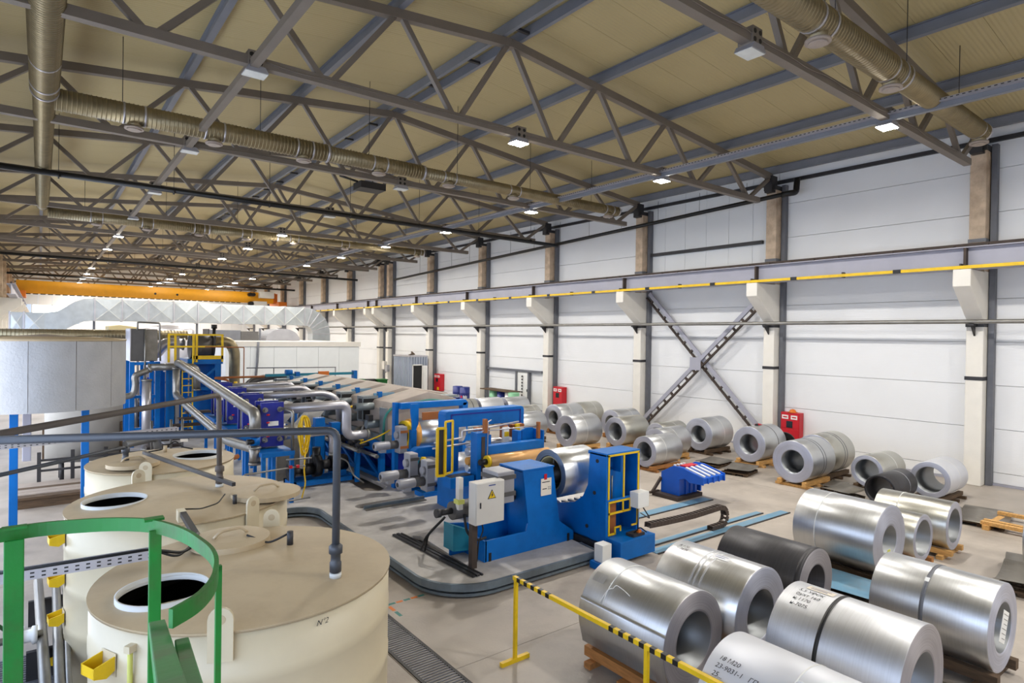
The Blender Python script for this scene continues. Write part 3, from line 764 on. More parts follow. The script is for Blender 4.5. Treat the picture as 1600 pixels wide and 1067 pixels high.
# corrugated container shed
sh = thing('container_shed', 'grey corrugated metal shed with dark open doorway by the wall', 'shed', (19.4, 36, 0))
m = MB().box(18.84, 20.1, 35.06, 37.2, .05, 2.5)
m.build('body', 'shed', sh)
for k in range(11): MB().box(18.8, 18.85, 35.08+.2*k, 35.18+.2*k, .05, 2.5).build('rib', 'shed', sh)
for k in range(7): MB().box(18.9+.19*k, 19.0+.19*k, 35.0, 35.07, 2.0 if 0 < k < 5 else .05, 2.5).build('rib', 'shed', sh)
MB().box(18.78, 20.14, 34.98, 37.25, 2.5, 2.6).build('roof_edge', 'alu_pipe', sh)
MB().box(19.08, 19.72, 35.0, 35.05, .1, 1.95).build('doorway', 'black', sh)
MB().box(19.02, 19.08, 34.97, 35.06, .1, 2.0).box(19.72, 19.78, 34.97, 35.06, .1, 2.0).box(19.02, 19.78, 34.97, 35.06, 1.95, 2.02).build('door_frame', 'white', sh)
MB().box(19.8, 19.86, 34.5, 35.02, .1, 1.95).build('door', 'white', sh)
pk = thing('scrap_timber', 'loose timber offcuts lying on the shed roof', 'timber', (19.5, 36, 2.6))
for k in range(5): MB().beam((18.95+.2*k, 35.3+.2*k, 2.64), (19.5+.12*k, 35.9+.25*k, 2.66+.03*k), .1, .05).build('plank', 'wood_dark', pk)
# odds and ends along the far right wall
gb = thing('control_box', 'grey control box on a blue bracket beside the oven', 'cabinet', (16.2, 37, 1.9))
MB().box(15.0, 15.7, 36.6, 37.1, 1.9, 2.9).build('door', 'motor_grey', gb); MB().box(14.95, 15.95, 36.5, 37.2, 1.8, 1.88).build('shelf', 'blue', gb); MB().box(15.0, 15.1, 36.8, 36.9, 0, 1.8).build('post', 'steel_grey', gb)
for k, (x, y) in enumerate(((16.0, 38.2), (16.3, 38.0))):
    c = thing('gas_cylinder', ['left red gas cylinder beside the oven housing', 'right red gas cylinder beside the oven housing'][k], 'gas cylinder', (x, y, 0), 'red gas cylinders')
    MB().lathe([(0, 0), (.17, 0), (.17, 1.5), (.12, 1.68), (.05, 1.74), (0, 1.74)], (x, y, 0), n=20).build('cylinder', 'red', c); MB().cyl((x, y, 1.74), (x, y, 1.86), .04).build('valve', 'steel_dark', c)
    MB().box(x-.1, x+.1, y-.185, y-.17, 1.25, 1.42).build('label_plate', 'white', c)
for (x, y, cl, lb) in ((16.9, 38.4, 'green_dark', 'flat dark green bin in front of the gas cylinders'), (17.6, 38.2, 'steel_dark', 'dark grey bin between the two green bins'), (18.2, 37.9, 'green_dark', 'green bin left of the corrugated shed')):
    b = thing('bin', lb, 'bin', (x, y, 0)); MB().prism([(x-.3, 0), (x+.3, 0), (x+.36, .86), (x-.36, .86)], y-.3, y+.3).build('body', cl, b); MB().box(x-.4, x+.4, y-.34, y+.34, .86, .92).build('lid', cl, b)
m = thing('junction_box', 'pale electric junction boxes mounted on the double column', 'junction box', (20.2, 41, 1.2))
MB().box(20.15, 20.34, 41.4, 41.8, 1.35, 1.95).build('box', 'cabinet_grey', m); MB().box(20.15, 20.34, 40.9, 41.25, 1.2, 1.7).build('box', 'motor_grey', m); MB().cyl((20.25, 41.3, 1.1), (20.25, 41.3, 1.3), .03).box(20.24, 20.3, 40.85, 41.85, 1.28, 1.34).build('bracket', 'steel_grey', m)

# fire cabinets
def firecab(y0, y1, z0, z1, label):
    f = thing('fire_cabinet', label, 'fire cabinet', (20.75, (y0+y1)/2, z0), 'red fire cabinets')
    w_, h_ = y1-y0, z1-z0
    MB().box(20.6, 20.89, y0, y1, z0, z1).build('body', 'red', f, bevel=.008)
    MB().box(20.585, 20.605, y0+.02, y1-.02, z0+h_*.52, z1-.02).build('door', 'red', f, bevel=.004)
    MB().box(20.585, 20.605, y0+.02, y1-.02, z0+.02, z0+h_*.5).build('door', 'red', f, bevel=.004)
    for a, b in ((.08, .42), (.56, .9)):
        MB().box(20.578, 20.586, y1-w_*b, y1-w_*a, z1-h_*.2, z1-h_*.08).build('sign_plate', 'white', f)
        MB().box(20.574, 20.579, y1-w_*(b-.06), y1-w_*(a+.06), z1-h_*.16, z1-h_*.12).build('sign_print', 'red', f)
    wd = MB().box(20.576, 20.586, y0+w_*.35, y0+w_*.68, z1-h_*.46, z1-h_*.26).build('window', 'glass_dark', f)
    MB().box(20.576, 20.586, y0+w_*.2, y0+w_*.5, z0+.06, z0+h_*.22).build('sticker', 'yellow', f)
    return f
firecab(10.42, 11.08, .28, 1.42, 'large red fire cabinet on the wall behind the strapped coil')
firecab(22.4, 23.1, .25, 1.42, 'red fire cabinet right of the wall door')
firecab(34.1, 34.9, .3, 1.4, 'farthest red fire cabinet, beside the corrugated shed')
h = thing('hard_hat', 'orange cap lying on top of the nearest fire cabinet', 'hat', (20.72, 10.72, 1.42))
MB().lathe([(0, 1.54), (.07, 1.52), (.11, 1.46), (.12, 1.42), (.17, 1.42), (.17, 1.43)], (20.72, 10.72, 0), n=20).build('shell', 'orange', h)

# drums
def drum(x, y, col, label, r=.29, h=.98, z=0, logo=False):
    d = thing('drum', label, 'drum', (x, y, z), 'steel drums by the wall')
    MB().lathe([(0, z), (r, z), (r, z+h*.33), (r+.012, z+h*.345), (r, z+h*.36), (r, z+h*.64), (r+.012, z+h*.655), (r, z+h*.67), (r, z+h), (r-.02, z+h), (r-.03, z+h-.02), (0, z+h-.02)], (x, y, 0), n=28).build('shell', col, d)
    if logo:
        def cy(u, v): a = math.radians(215)+u/r; return (x+(r+.004)*math.cos(a), y+(r+.004)*math.sin(a), z+.42+v)
        m = MB(); n = 14; m.add([cy(-.1+.07*math.cos(2*PI*k/n), .02+.07*math.sin(2*PI*k/n)) for k in range(n)], [tuple(range(n))]); m.build('red_mark', 'red', d)
        m = MB()
        for k in range(4): m.add([cy(.02+.06*k, -.07), (cy(.055+.06*k, -.07)), cy(.055+.06*k, .1-.03*(k % 2)), cy(.02+.06*k, .1-.03*(k % 2))], [(0, 1, 2, 3)])
        m.build('white_mark', 'white', d)
drum(19.3, 30.0, 'navy', 'left blue drum with white lettering beside the column', logo=True)
drum(19.3, 29.25, 'navy', 'right blue drum with white lettering beside the column', logo=True)
drum(19.6, 26.75, 'green_drum', 'half hidden green drum at the left under the worktop board')
drum(19.6, 26.05, 'navy', 'blue drum under the worktop board')
drum(19.6, 25.35, 'white', 'white drum under the worktop board')
drum(19.2, 24.55, 'green_drum', 'pale green drum at the end near the wall door', h=1.04)
tag(MB().box(19.2, 19.95, 24.9, 27.6, 1.0, 1.06).build('board', 'wood_dark', bevel=.01), 'dark board laid across the drum tops', 'board')
# ================================================================== TANKS AND LEFT FOREGROUND
def wall_pt(cx, cy, r, deg, z): a = math.radians(deg); return Vector((cx+r*math.cos(a), cy+r*math.sin(a), z))
def storage_tank(cx, cy, r, z, label, hatch, lid, lugs, step_degs=()):
    t = thing('storage_tank', label, 'tank', (cx, cy, 0), 'cream storage tanks')
    prof = [(r*.2, 0), (r, 0)]
    for k in range(3):
        zz = z*(.3+.25*k); prof += [(r, zz-.05), (r+.006, zz-.04), (r+.006, zz+.04), (r, zz+.05)]
    prof += [(r, z-.004), (r-.03, z-.01)]
    MB().lathe(prof, (cx, cy, 0), n=72).build('shell', 'tank', t)
    # conical roof with an open manhole: polar grid with a hole left out
    hx, hy, hr = hatch; ap = .07
    def zr(x, y): return z+ap*(1-min(1, math.hypot(x-cx, y-cy)/r))
    bmv = bmesh.new(); nr, na = 14, 72
    rings = [[bmv.verts.new((cx+(r+.012)*i/nr*math.cos(2*PI*k/na), cy+(r+.012)*i/nr*math.sin(2*PI*k/na), z+ap*(1-i/nr))) for k in range(na)] for i in range(1, nr+1)]
    ctr = bmv.verts.new((cx, cy, z+ap))
    fs = []
    for k in range(na): fs.append(bmv.faces.new((ctr, rings[0][k], rings[0][(k+1) % na])))
    for i in range(nr-1):
        for k in range(na): fs.append(bmv.faces.new((rings[i][k], rings[i+1][k], rings[i+1][(k+1) % na], rings[i][(k+1) % na])))
    # manhole: drop faces with a centre inside, pull the border to the circle
    kill = [f for f in fs if (f.calc_center_median()-Vector((hx, hy, f.calc_center_median().z))).length < hr*1.0]
    bmesh.ops.delete(bmv, geom=kill, context='FACES')
    for e in bmv.edges:
        if e.is_boundary:
            for v in e.verts:
                d = Vector((v.co.x-hx, v.co.y-hy, 0))
                if d.length < hr*1.5 and math.hypot(v.co.x-cx, v.co.y-cy) < r-.02:
                    d = d.normalized()*(hr-.01); v.co.x, v.co.y = hx+d.x, hy+d.y; v.co.z = zr(v.co.x, v.co.y)
    m = MB(); bmv.verts.index_update(); m.add([v.co.copy() for v in bmv.verts], [[v.index for v in f.verts] for f in bmv.faces]); bmv.free()
    roof = m.build('roof', 'tank_lid', t)
    MB().lathe([(r+.012, z), (r+.012, z-.02), (r-.02, z-.02)], (cx, cy, 0), n=72).build('roof_rim', 'tank_lid', t)
    zh = zr(hx, hy)
    MB().lathe([(hr-.008, zh-.03), (hr-.008, zh+.026), (hr+.006, zh+.026), (hr+.006, zh-.03)], (hx, hy, 0), n=48).build('manhole_rim', 'rim_white', t)
    MB().lathe([(r-.035, z-.45), (r-.035, z-.02)], (cx, cy, 0), n=48).build('inner_wall', 'interior_shade', t)
    MB().cyl((cx, cy, z-.40), (cx, cy, z-.39), r-.04, 48).build('shade_disc', 'black', t)  # black disc paints the darkness deep inside the tank
    MB().beam((hx-.9*hr, hy+.35*hr, z-.18), (hx+.95*hr, hy+.35*hr, z-.18), .05, .12).build('inner_beam', 'tank', t)
    if lid:
        lx, ly, lr, tilt = lid; zl = zr(lx, ly)+.015
        l = MB().lathe([(0, zl+.075), (lr*.6, zl+.07), (lr, zl+.055), (lr, zl), (lr-.02, zl)], (lx, ly, 0), n=48, smooth=False).build('manhole_lid', 'tank_lid', t)
        MB().tube([(lx-.16, ly-.02, zl+.07), (lx-.1, ly-.02, zl+.13), (lx+.1, ly+.02, zl+.13), (lx+.16, ly+.02, zl+.07)], .014, 8, bend=.05).build('handle', 'tank_lid', l)
    for dg_ in lugs:
        a = math.radians(dg_); n_ = Vector((math.cos(a), math.sin(a), 0)); tv = Vector((-n_.y, n_.x, 0)); p = Vector((cx, cy, 0))+n_*(r+.012)
        pr = [(-.085, z-.2), (.085, z-.2), (.085, z+.1)]+[(.085*math.cos(b*PI/8), z+.1+.085*math.sin(b*PI/8)) for b in range(1, 8)]+[(-.085, z+.1)]
        m = MB(); n1 = len(pr); vs = [p+tv*u+Vector((0, 0, v)) for u, v in pr]+[p+n_*.025+tv*u+Vector((0, 0, v)) for u, v in pr]
        m.add(vs, [tuple(range(n1))[::-1], tuple(range(n1, 2*n1))]+[(i, (i+1) % n1, n1+(i+1) % n1, n1+i) for i in range(n1)])
        lg = m.build('lifting_lug', 'tank', t)
        MB().cyl(p+Vector((0, 0, z+.1))-n_*.002, p+n_*.028+Vector((0, 0, z+.1)), .035, 14).build('lug_hole', 'tank_lid', lg)
    return t, zr
T3, zr3 = storage_tank(1.52, 5.74, 1.21, 1.80, 'nearest cream round storage tank with open manhole, marked No 2', (.80, 5.56, .33), (1.50, 6.42, .36, 0), (246, 66))
T2, zr2 = storage_tank(1.47, 8.70, 1.24, 1.80, 'middle cream round storage tank with a closed lid at its right edge', (.74, 8.85, .34), (2.33, 8.15, .42, 0), (295, 107))
T1, zr1 = storage_tank(1.62, 11.45, 1.06, 1.80, 'farthest cream round storage tank beside the blue legs', (2.12, 11.35, .37), (1.15, 11.0, .36, 0), (250,))
# flap bracket and seam on the middle tank, sight glass on the nearest
m = MB().cyl(wall_pt(1.52, 5.74, 1.24, 216, .2), wall_pt(1.52, 5.74, 1.24, 216, 1.68), .018, 10); m.build('sight_glass', 'lime', T3)
for zz in (.2, 1.68): MB().beam(wall_pt(1.52, 5.74, 1.2, 216, zz), wall_pt(1.52, 5.74, 1.27, 216, zz), .05, .05).build('sight_glass_fitting', 'tank', T3)
def on3(u, v): a = math.radians(277)+u/1.225; return (1.52+1.225*math.cos(a), 5.74+1.225*math.sin(a), 1.70+v)
text_mesh('N°2', .06, on3, 'ink', 'number_mark', T3, shear=.3)
# yellow step brackets on the tank walls
def step(cx, cy, r, deg, z, label):
    a = math.radians(deg); n_ = Vector((math.cos(a), math.sin(a), 0)); tv = Vector((-n_.y, n_.x, 0)); p = Vector((cx, cy, z))+n_*(r+.004)
    s = thing('step_bracket', label, 'step', p, 'yellow step brackets')
    sc = .7
    def q(u, o, v): return p+(tv*u+n_*o+Vector((0, 0, v)))*sc
    pr = [(0, .18), (0, 0), (.12, -.04), (.24, .02), (.24, .13), (.17, .13)]
    m = MB()
    pr = [(.0, .17), (.0, .03), (.08, -.02), (.2, .02), (.2, .13)]
    for u0, u1 in ((-.12, -.105), (.105, .12)):
        vs = [q(u0, o, v) for o, v in pr]+[q(u1, o, v) for o, v in pr]; n1 = len(pr)
        m.add(vs, [tuple(range(n1))[::-1], tuple(range(n1, 2*n1))]+[(i, (i+1) % n1, n1+(i+1) % n1, n1+i) for i in range(n1)])
    m.build('side_plate', 'yellow', s)
    m = MB()
    vs = [q(-.12, .2, .13), q(.12, .2, .13), q(.12, .2, .02), q(-.12, .2, .02), q(-.12, .08, -.02), q(.12, .08, -.02), q(-.12, 0, .03), q(.12, 0, .03)]
    m.add(vs, [(0, 1, 2, 3), (3, 2, 5, 4), (4, 5, 7, 6)]); m.build('front_plate', 'yellow', s)
    vs = [q(-.13, -.002, .2), q(.13, -.002, .2), q(.13, -.002, -.04), q(-.13, -.002, -.04)]
    MB().add(vs, [(0, 1, 2, 3)]).build('backing_pad', 'tank', s)
for k, zz in enumerate((1.62, 1.16, .72, .28)): step(1.47, 8.70, 1.245, 186, zz-.12, '%s yellow step bracket down the left side of middle tank' % ['topmost', 'second', 'third', 'lowest'][k])
step(1.52, 5.74, 1.215, 204, 1.46, 'yellow step bracket on the front of the nearest tank')

# dark pipes above the tanks
def pvc(label, pts, base, mt='pvc', r=.033):
    p = thing('plastic_pipe', label, 'pipe', base)
    MB().tube(pts, r, 12, bend=.09).build('pipe', mt, p)
    b = Vector(base)
    MB().lathe([(.034, .0), (.05, .0), (.05, .08), (.042, .09), (.042, .15), (.058, .16), (.058, .22), (.034, .24)], b, n=20).build('coupling', mt, p)
    MB().lathe([(.034, -.05), (.05, -.05), (.05, -.01), (.034, -.01)], b, n=20).build('flange', 'rim_white', p)
za = zr3(2.03, 5.06)
pvc('dark plastic pipe rising from the nearest tank and running left', [(2.03, 5.06, za), (2.03, 5.06, 3.09), (-.9, 6.18, 3.09)], (2.03, 5.06, za+.05))
zb = zr2(1.9, 8.85)
pvc('dusty plastic pipe rising from the middle tank and running left', [(1.92, 8.85, zb), (1.9, 8.85, 3.08), (-.42, 6.16, 3.08)], (1.92, 8.85, zb+.05), 'pvc_dusty')
zc = zr1(1.06, 11.15)
pvc('short dark pipe stub on the farthest tank, running left', [(1.06, 11.1, zc), (1.06, 11.1, 2.12), (-.9, 9.3, 2.12)], (1.06, 11.1, zc+.05), r=.028)
tag(MB().beam((1.31, 11.15, 2.0), (2.0, 8.42, 1.95), .05, .05).build('steel_bar', 'steel_dark', bevel=.004), 'dark steel bar leaning across the far and middle tanks', 'bar')
ab = thing('cable_bracket', 'dark angle bracket joining the middle and nearest tanks', 'bracket', (1.27, 7.2, 1.83))
MB().beam((1.27, 7.65, 1.90), (1.26, 6.72, 1.86), .06, .05).build('angle_bar', 'steel_dark', ab); MB().box(1.22, 1.3, 7.55, 7.68, 1.8, 1.93).build('clip', 'tank', ab)
# perforated cable trays
def tray(a, b, label, mt='alu_pipe'):
    t = thing('cable_tray', label, 'cable tray', ((a[0]+b[0])/2, (a[1]+b[1])/2, a[2]))
    A, B = Vector(a), Vector(b); d = (B-A).normalized(); L = (B-A).length
    sd = d.cross(Vector((0, 0, 1))).normalized()
    for s in (-.05, .05): pass
    MB().beam(A, B, .11, .006).build('bottom', mt, t)
    for s in (-.055, .055): MB().beam(A+sd*s+Vector((0, 0, .035)), B+sd*s+Vector((0, 0, .035)), .006, .08).build('side', mt, t)
    m = MB(); k = .05
    while k < L:
        for zz in (.018, .05):
            p = A+d*k+sd*.0585+Vector((0, 0, zz)); m.beam(p-d*.014, p+d*.014, .003, .012)
        k += .075
    m.build('slots', 'black', t)['kind'] = 'stuff'
    return t
ct = tray((-1.2, 6.47, 1.87), (.86, 6.25, 1.90), 'perforated cable tray ending on the nearest tank roof')
MB().tube([(-1.2, 6.47, 1.92), (.86, 6.25, 1.95), (1.05, 6.3, 1.87), (1.2, 6.45, 1.88), (1.26, 6.7, 1.91)], .014, 8, bend=.08).tube([(-1.2, 6.5, 1.93), (.8, 6.29, 1.96), (1.0, 6.24, 1.86), (1.12, 6.4, 1.87), (1.26, 6.68, 1.9)], .012, 8, bend=.08).build('cable', 'black', ct)
tray((-1.2, 11.9, 2.1), (1.95, 12.2, 2.15), 'perforated cable tray behind the farthest tank')
wc = thing('sensor_cable', 'black sensor cable and probe on the nearest tank roof', 'cable', (1.75, 6.2, 1.86))
MB().tube([(1.62, 6.3, 1.93), (1.78, 6.15, 1.86), (1.86, 6.1, 1.90), (1.95, 6.06, 1.95)], .01, 8, bend=.05).build('wire', 'black', wc); MB().cyl((1.96, 6.05, zr3(1.96, 6.05)), (1.96, 6.05, 1.97), .03, 12).build('probe', 'steel_dark', wc)
wc = thing('sensor_cable', 'black sensor cable and probe on the middle tank roof', 'cable', (1.7, 8.0, 1.86))
MB().tube([(1.3, 7.66, 1.92), (1.5, 7.8, 1.86), (1.7, 7.9, 1.87), (1.82, 8.1, 1.92)], .008, 8, bend=.06).build('wire', 'black', wc); MB().cyl((1.9, 7.95, 1.8), (1.9, 7.95, 1.93), .025, 12).build('probe', 'steel_dark', wc)
wc = thing('sensor_cable', 'coiled cable with a pale paper tag on the farthest tank', 'cable', (1.75, 12.1, 1.84))
MB().tube([(1.4, 12.0, 1.85), (1.7, 12.05, 1.87), (1.9, 12.1, 2.0), (2.0, 12.05, 1.88), (2.15, 11.95, 1.85)], .012, 8, bend=.06).build('wire', 'black', wc); MB().box(1.96, 2.08, 12.0, 12.01, 1.98, 2.1).build('paper_tag', 'paper', wc); MB().cyl((1.72, 11.95, 1.83), (1.72, 11.95, 1.95), .03).build('probe', 'tank_lid', wc)

# pipes and valve on the floor at far left
fp = thing('floor_pipes', 'grey pipe run with white valve on the floor at far left', 'pipe', (.1, 8.5, 0))
for x0, x1, r in ((0.0, .08, .055), (.2, .17, .05), (.3, .24, .03)):
    MB().tube([(x0, 10.8, .38), (x1, 6.8, .38), ], r, 12).build('pipe', 'steel_pipe', fp)
MB().lathe([(.0, 0), (.09, 0), (.09, .05), (.07, .06), (.07, .14), (.1, .15), (.1, .2), (0, .2)], (-.2, 8.75, .45), axis='X', n=18).build('valve', 'white', fp)
MB().cyl((-1.0, 8.75, .45), (0.05, 8.75, .45), .04, 12).build('side_pipe', 'steel_pipe', fp); MB().beam((-.25, 8.75, .56), (-.12, 8.75, .56), .03, .02).build('valve_handle', 'white', fp)
for yy in (7.2, 8.6, 10.2): MB().box(-.1, .4, yy-.03, yy+.03, 0, .33).build('support', 'steel_dark', fp)
MB().tube([(-1.2, 8.9, .6), (-.4, 8.95, .62), (-.25, 9.3, .3)], .02, 8, bend=.1).build('green_hose', 'green_dark', fp)

# big insulated vessel on blue legs
vx, vy, vr = .07, 14.5, 1.30
v = thing('insulated_vessel', 'large silver-clad round vessel on blue legs at left edge', 'vessel', (vx, vy, 0))
for k in range(12):
    a0, a1 = 2*PI*k/12+.35, 2*PI*(k+1)/12+.35
    m = MB(); n = 6
    pr = []
    for j in range(n+1):
        a = a0+(a1-a0-.006)*j/n; pr.append((vx+vr*math.cos(a), vy+vr*math.sin(a)))
    m.add([(x, y, 2.48) for x, y in pr]+[(x, y, 3.74) for x, y in pr], [(i, i+1, n+2+i, n+1+i) for i in range(n)], True)
    m.build('cladding_panel', 'alu_clad', v)
MB().lathe([(0, 2.5), (vr-.012, 2.5), (vr-.012, 3.73), (0, 3.84)], (vx, vy, 0), n=48).build('roof', 'hood', v)
MB().lathe([(vr-.02, 3.72), (vr+.01, 3.72), (vr+.01, 3.76), (vr*.6, 3.8)], (vx, vy, 0), n=48).build('roof_edge', 'tank_lid', v)
for px, py in ((-.35, 13.62), (.68, 13.95), (-1.1, 14.9), (.75, 15.2)): MB().box(px-.06, px+.06, py-.06, py+.06, 0, 2.5).build('leg', 'blue', v, bevel=.006)
iv = thing('insulated_riser', 'grey insulated drum with frayed lagging behind the blue legs', 'duct', (.95, 19.6, 0))
MB().lathe([(.0, .6), (.85, .6), (.85, 3.4), (0, 3.4)], (.95, 19.6, 0), n=40).build('lagging', 'lagging', iv)
for a_ in (178, 335):
    MB().beam(wall_pt(.95, 19.6, .86, a_, .58), wall_pt(.95, 19.6, .86, a_, 1.5), .12, .06).build('torn_lagging', 'wood_dark', iv)
for a in range(4): MB().cyl(wall_pt(.95, 19.6, .7, 45+90*a, 0), wall_pt(.95, 19.6, .7, 45+90*a, .65), .05).build('leg', 'steel_dark', iv)
MB().box(-.25, -.12, 14.55, 14.7, 1.45, 2.55).build('drain_casing', 'girder', v, bevel=.01)
# low timber deck and pipe fence
wd = thing('timber_deck', 'worn low deck of paint-stained boards beyond the vessel', 'deck', (.4, 17.6, 0))
for k in range(6): MB().box(-.4, 1.35, 16.9+.27*k, 17.15+.27*k, .2, .25+random.uniform(0, .02)).build('board', 'wood_dark' if k % 3 == 0 else 'hood', wd)
MB().box(-.38, 1.33, 16.95, 17.05, 0, .2).box(-.38, 1.33, 18.3, 18.4, 0, .2).build('bearer', 'wood_dark', wd)
pf_ = thing('pipe_fence', 'low dark steel fence behind the timber deck', 'fence', (.7, 20, 0))
for xx in (.0, .66, 1.35): MB().box(xx-.04, xx+.04, 18.56, 18.64, 0, .95).build('post', 'steel_dark', pf_)
for zz in (.5, .75): MB().beam((0, 18.6, zz), (2.4, 18.6, zz), .05, .05).build('rail', 'steel_dark', pf_)

# spiral duct crossing behind the vessel
sd = thing('spiral_duct', 'long horizontal spiral duct behind the silver vessel', 'air duct', (.7, 27, 3.7))
MB().cyl((-2.5, 27, 3.74), (4.6, 27, 3.78), .19, 20).build('spiral_pipe', 'duct', sd); duct_seams((-2.5, 27, 3.74), (4.6, 27, 3.78), .19, .11, 16).build('spiral_seam', 'duct', sd)['kind'] = 'stuff'
for xx in (-1.5, 1.4): MB().box(xx-.05, xx+.05, 27.1, 27.2, 0, 3.9).build('post', 'blue', sd)

# green railing of the access ladder, next to the viewer
gr = thing('ladder_hoop', 'bright green steel handrail hoop of the access ladder in front', 'railing', (.1, 2.4, 0))
zg = 3.25
pts = [(-.75, 2.42), (-.5, 2.53), (-.25, 2.57), (-.1, 2.57), (0, 2.58), (.1, 2.55), (.2, 2.51), (.31, 2.42), (.385, 2.24), (.415, 2.0), (.405, 1.88), (.365, 1.74), (.31, 1.65), (.245, 1.6)]
MB().tube([(x, y, zg) for x, y in pts], .02, 4, flat=(.012, .045), bend=.12, seg=4).build('top_rail', 'green_paint', gr)
MB().box(-.088, -.036, 2.52, 2.532, 0, zg-.01).build('post', 'green_paint', gr, bevel=.003); MB().box(.297, .335, 2.38, 2.392, 0, zg-.01).build('post', 'green_paint', gr, bevel=.003)
MB().box(-.095, -.03, 2.545, 2.575, zg+.018, zg+.026).box(.285, .345, 2.395, 2.43, zg+.018, zg+.026).build('weld_plate', 'green_paint', gr)
MB().box(.408, .424, 1.91, 1.925, 0, zg-.01).build('thin_bar', 'green_paint', gr)
MB().beam((.262, 1.93, 3.1), (.15, .94, 3.4), .04, .03).build('sloping_stringer', 'green_paint', gr, bevel=.003)
MB().beam((.272, 1.62, 3.17), (.178, .94, 3.38), .03, .035).build('sloping_stringer', 'green_paint', gr, bevel=.003)
# ================================================================== PROCESS LINE
# ---- decoiler: left pedestal
dc = thing('decoiler_pedestal', 'blue L-shaped decoiler pedestal with a taped paper notice', 'machine', (6.8, 8.4, .2))
PR = [(5.8, .2), (7.8, .2), (7.8, .36), (7.44, .6), (7.27, 1.6), (6.58, 1.6), (6.71, .68), (6.66, .55), (5.8, .55)]
MB().prism(PR, 8.12, 8.16).build('side_plate', 'blue', dc, bevel=.006)
MB().prism([(5.5, .2), (7.6, .2), (7.6, .36), (7.44, .6), (7.25, 1.6), (6.52, 1.6), (6.62, .68), (6.55, .6), (5.5, .75)], 8.72, 8.76).build('side_plate', 'blue', dc, bevel=.006)
MB().prism([(6.58, 1.58), (7.27, 1.58), (7.44, .6), (7.78, .36), (7.78, .22), (6.75, .22), (6.7, .7)], 8.15, 8.73).build('core', 'blue', dc)
MB().box(5.8, 6.75, 8.14, 8.74, .2, .24).build('base_plate', 'blue', dc)
MB().prism([(5.79, .2), (5.83, .2), (5.83, .55), (5.79, .55)], 8.12, 8.74).build('end_plate', 'blue', dc)
MB().prism([(6.56, 1.6), (7.28, 1.6), (7.28, 1.63), (6.56, 1.63)], 8.1, 8.78).build('top_plate', 'blue', dc, bevel=.005)
for x in (5.9, 7.66): MB().box(x-.025, x+.025, 8.112, 8.125, .2, .34).build('slot', 'black', dc)
pn = MB().box(6.98, 7.22, 8.105, 8.115, 1.12, 1.42).build('paper_notice', 'paper', dc)
MB().box(7.05, 7.11, 8.1, 8.106, 1.4, 1.5).build('red_tape', 'red', pn)
text_mesh('22', .075, lambda u, v: (7.13+u, 8.102, 1.22+v), 'ink', 'notice_print', pn, 0)
for k, (a, b) in enumerate(((7.0, 7.18), (7.01, 7.11))): MB().box(a, b, 8.1025, 8.1035, 1.35-.12*k, 1.365-.12*k).build('notice_print', 'ink', pn)
# fluid trough, hydraulic motor
MB().prism([(5.42, .35), (5.8, .3), (5.8, .62), (5.42, .78)], 8.5, 8.8).build('trough', 'teal', dc)
hm = MB().cyl((5.35, 8.45, 1.05), (5.75, 8.45, 1.05), .15, 20).build('hydraulic_motor', 'motor_dark', dc)
MB().cyl((5.12, 8.45, 1.05), (5.36, 8.45, 1.05), .05, 14).cyl((5.05, 8.45, 1.05), (5.13, 8.45, 1.05), .07, 14).build('motor_shaft', 'steel_dark', hm)
MB().cyl((5.75, 8.45, 1.05), (6.6, 8.45, 1.15), .12, 18).build('drive_shaft', 'steel_dark', hm)
MB().box(5.95, 6.3, 8.0, 8.45, 1.15, 1.68).build('gearbox', 'motor_grey', dc, bevel=.015)
for z in (1.3, 1.58): MB().box(5.93, 6.32, 7.985, 8.46, z-.035, z+.035).build('gearbox_flange', 'motor_dark', dc)
MB().tube([(5.5, 8.3, 1.0), (5.45, 8.15, .75), (5.6, 8.1, .6), (5.8, 8.1, .62)], .022, 8, bend=.1).tube([(5.3, 8.6, .9), (5.05, 8.75, .6), (5.1, 9.0, .3)], .02, 8, bend=.1).tube([(5.35, 8.65, .9), (5.12, 8.8, .62), (5.2, 9.05, .25)], .02, 8, bend=.1).build('hydraulic_hoses', 'black_rubber', dc)
MB().box(5.36, 5.44, 8.25, 8.35, 1.1, 1.62).build('valve_block', 'cabinet_grey', dc); MB().box(5.33, 5.45, 8.22, 8.36, 1.2, 1.27).build('valve_block', 'lime', dc)
# ---- switch cabinet on its post
cb_ = thing('switch_cabinet', 'pale grey electric switch cabinet with yellow warning triangle', 'cabinet', (5.7, 8.0, .2))
MB().box(5.42, 5.98, 7.86, 8.06, .93, 1.60).build('body', 'cabinet_grey', cb_, bevel=.008)
dr_ = MB().box(5.43, 5.97, 7.845, 7.862, .94, 1.59).build('door', 'cabinet_grey', cb_, bevel=.004)
MB().box(5.49, 5.51, 7.832, 7.847, 1.2, 1.29).build('lock', 'steel_dark', dr_)
MB().box(5.66, 5.79, 7.84, 7.846, 1.535, 1.55).build('name_strip', 'ink_blue', dr_)
MB().prism([(5.64, 1.33), (5.80, 1.33), (5.72, 1.475)], 7.838, 7.846).build('warning_triangle', 'ink', dr_)
MB().prism([(5.655, 1.34), (5.785, 1.34), (5.72, 1.455)], 7.834, 7.840).build('warning_triangle', 'yellow', dr_)
MB().prism([(5.728, 1.43), (5.7, 1.385), (5.717, 1.385), (5.705, 1.347), (5.742, 1.395), (5.722, 1.395), (5.738, 1.43)], 7.831, 7.836).build('lightning_bolt', 'ink', dr_)
MB().box(5.46, 5.56, 8.0, 8.1, .16, 1.0).build('post', 'rust_dark', cb_)
MB().tube([(5.62, 7.98, .95), (5.66, 7.98, .8), (5.58, 8.0, .6), (5.57, 8.02, .3)], .012, 8, bend=.05).build('cable', 'black', cb_)
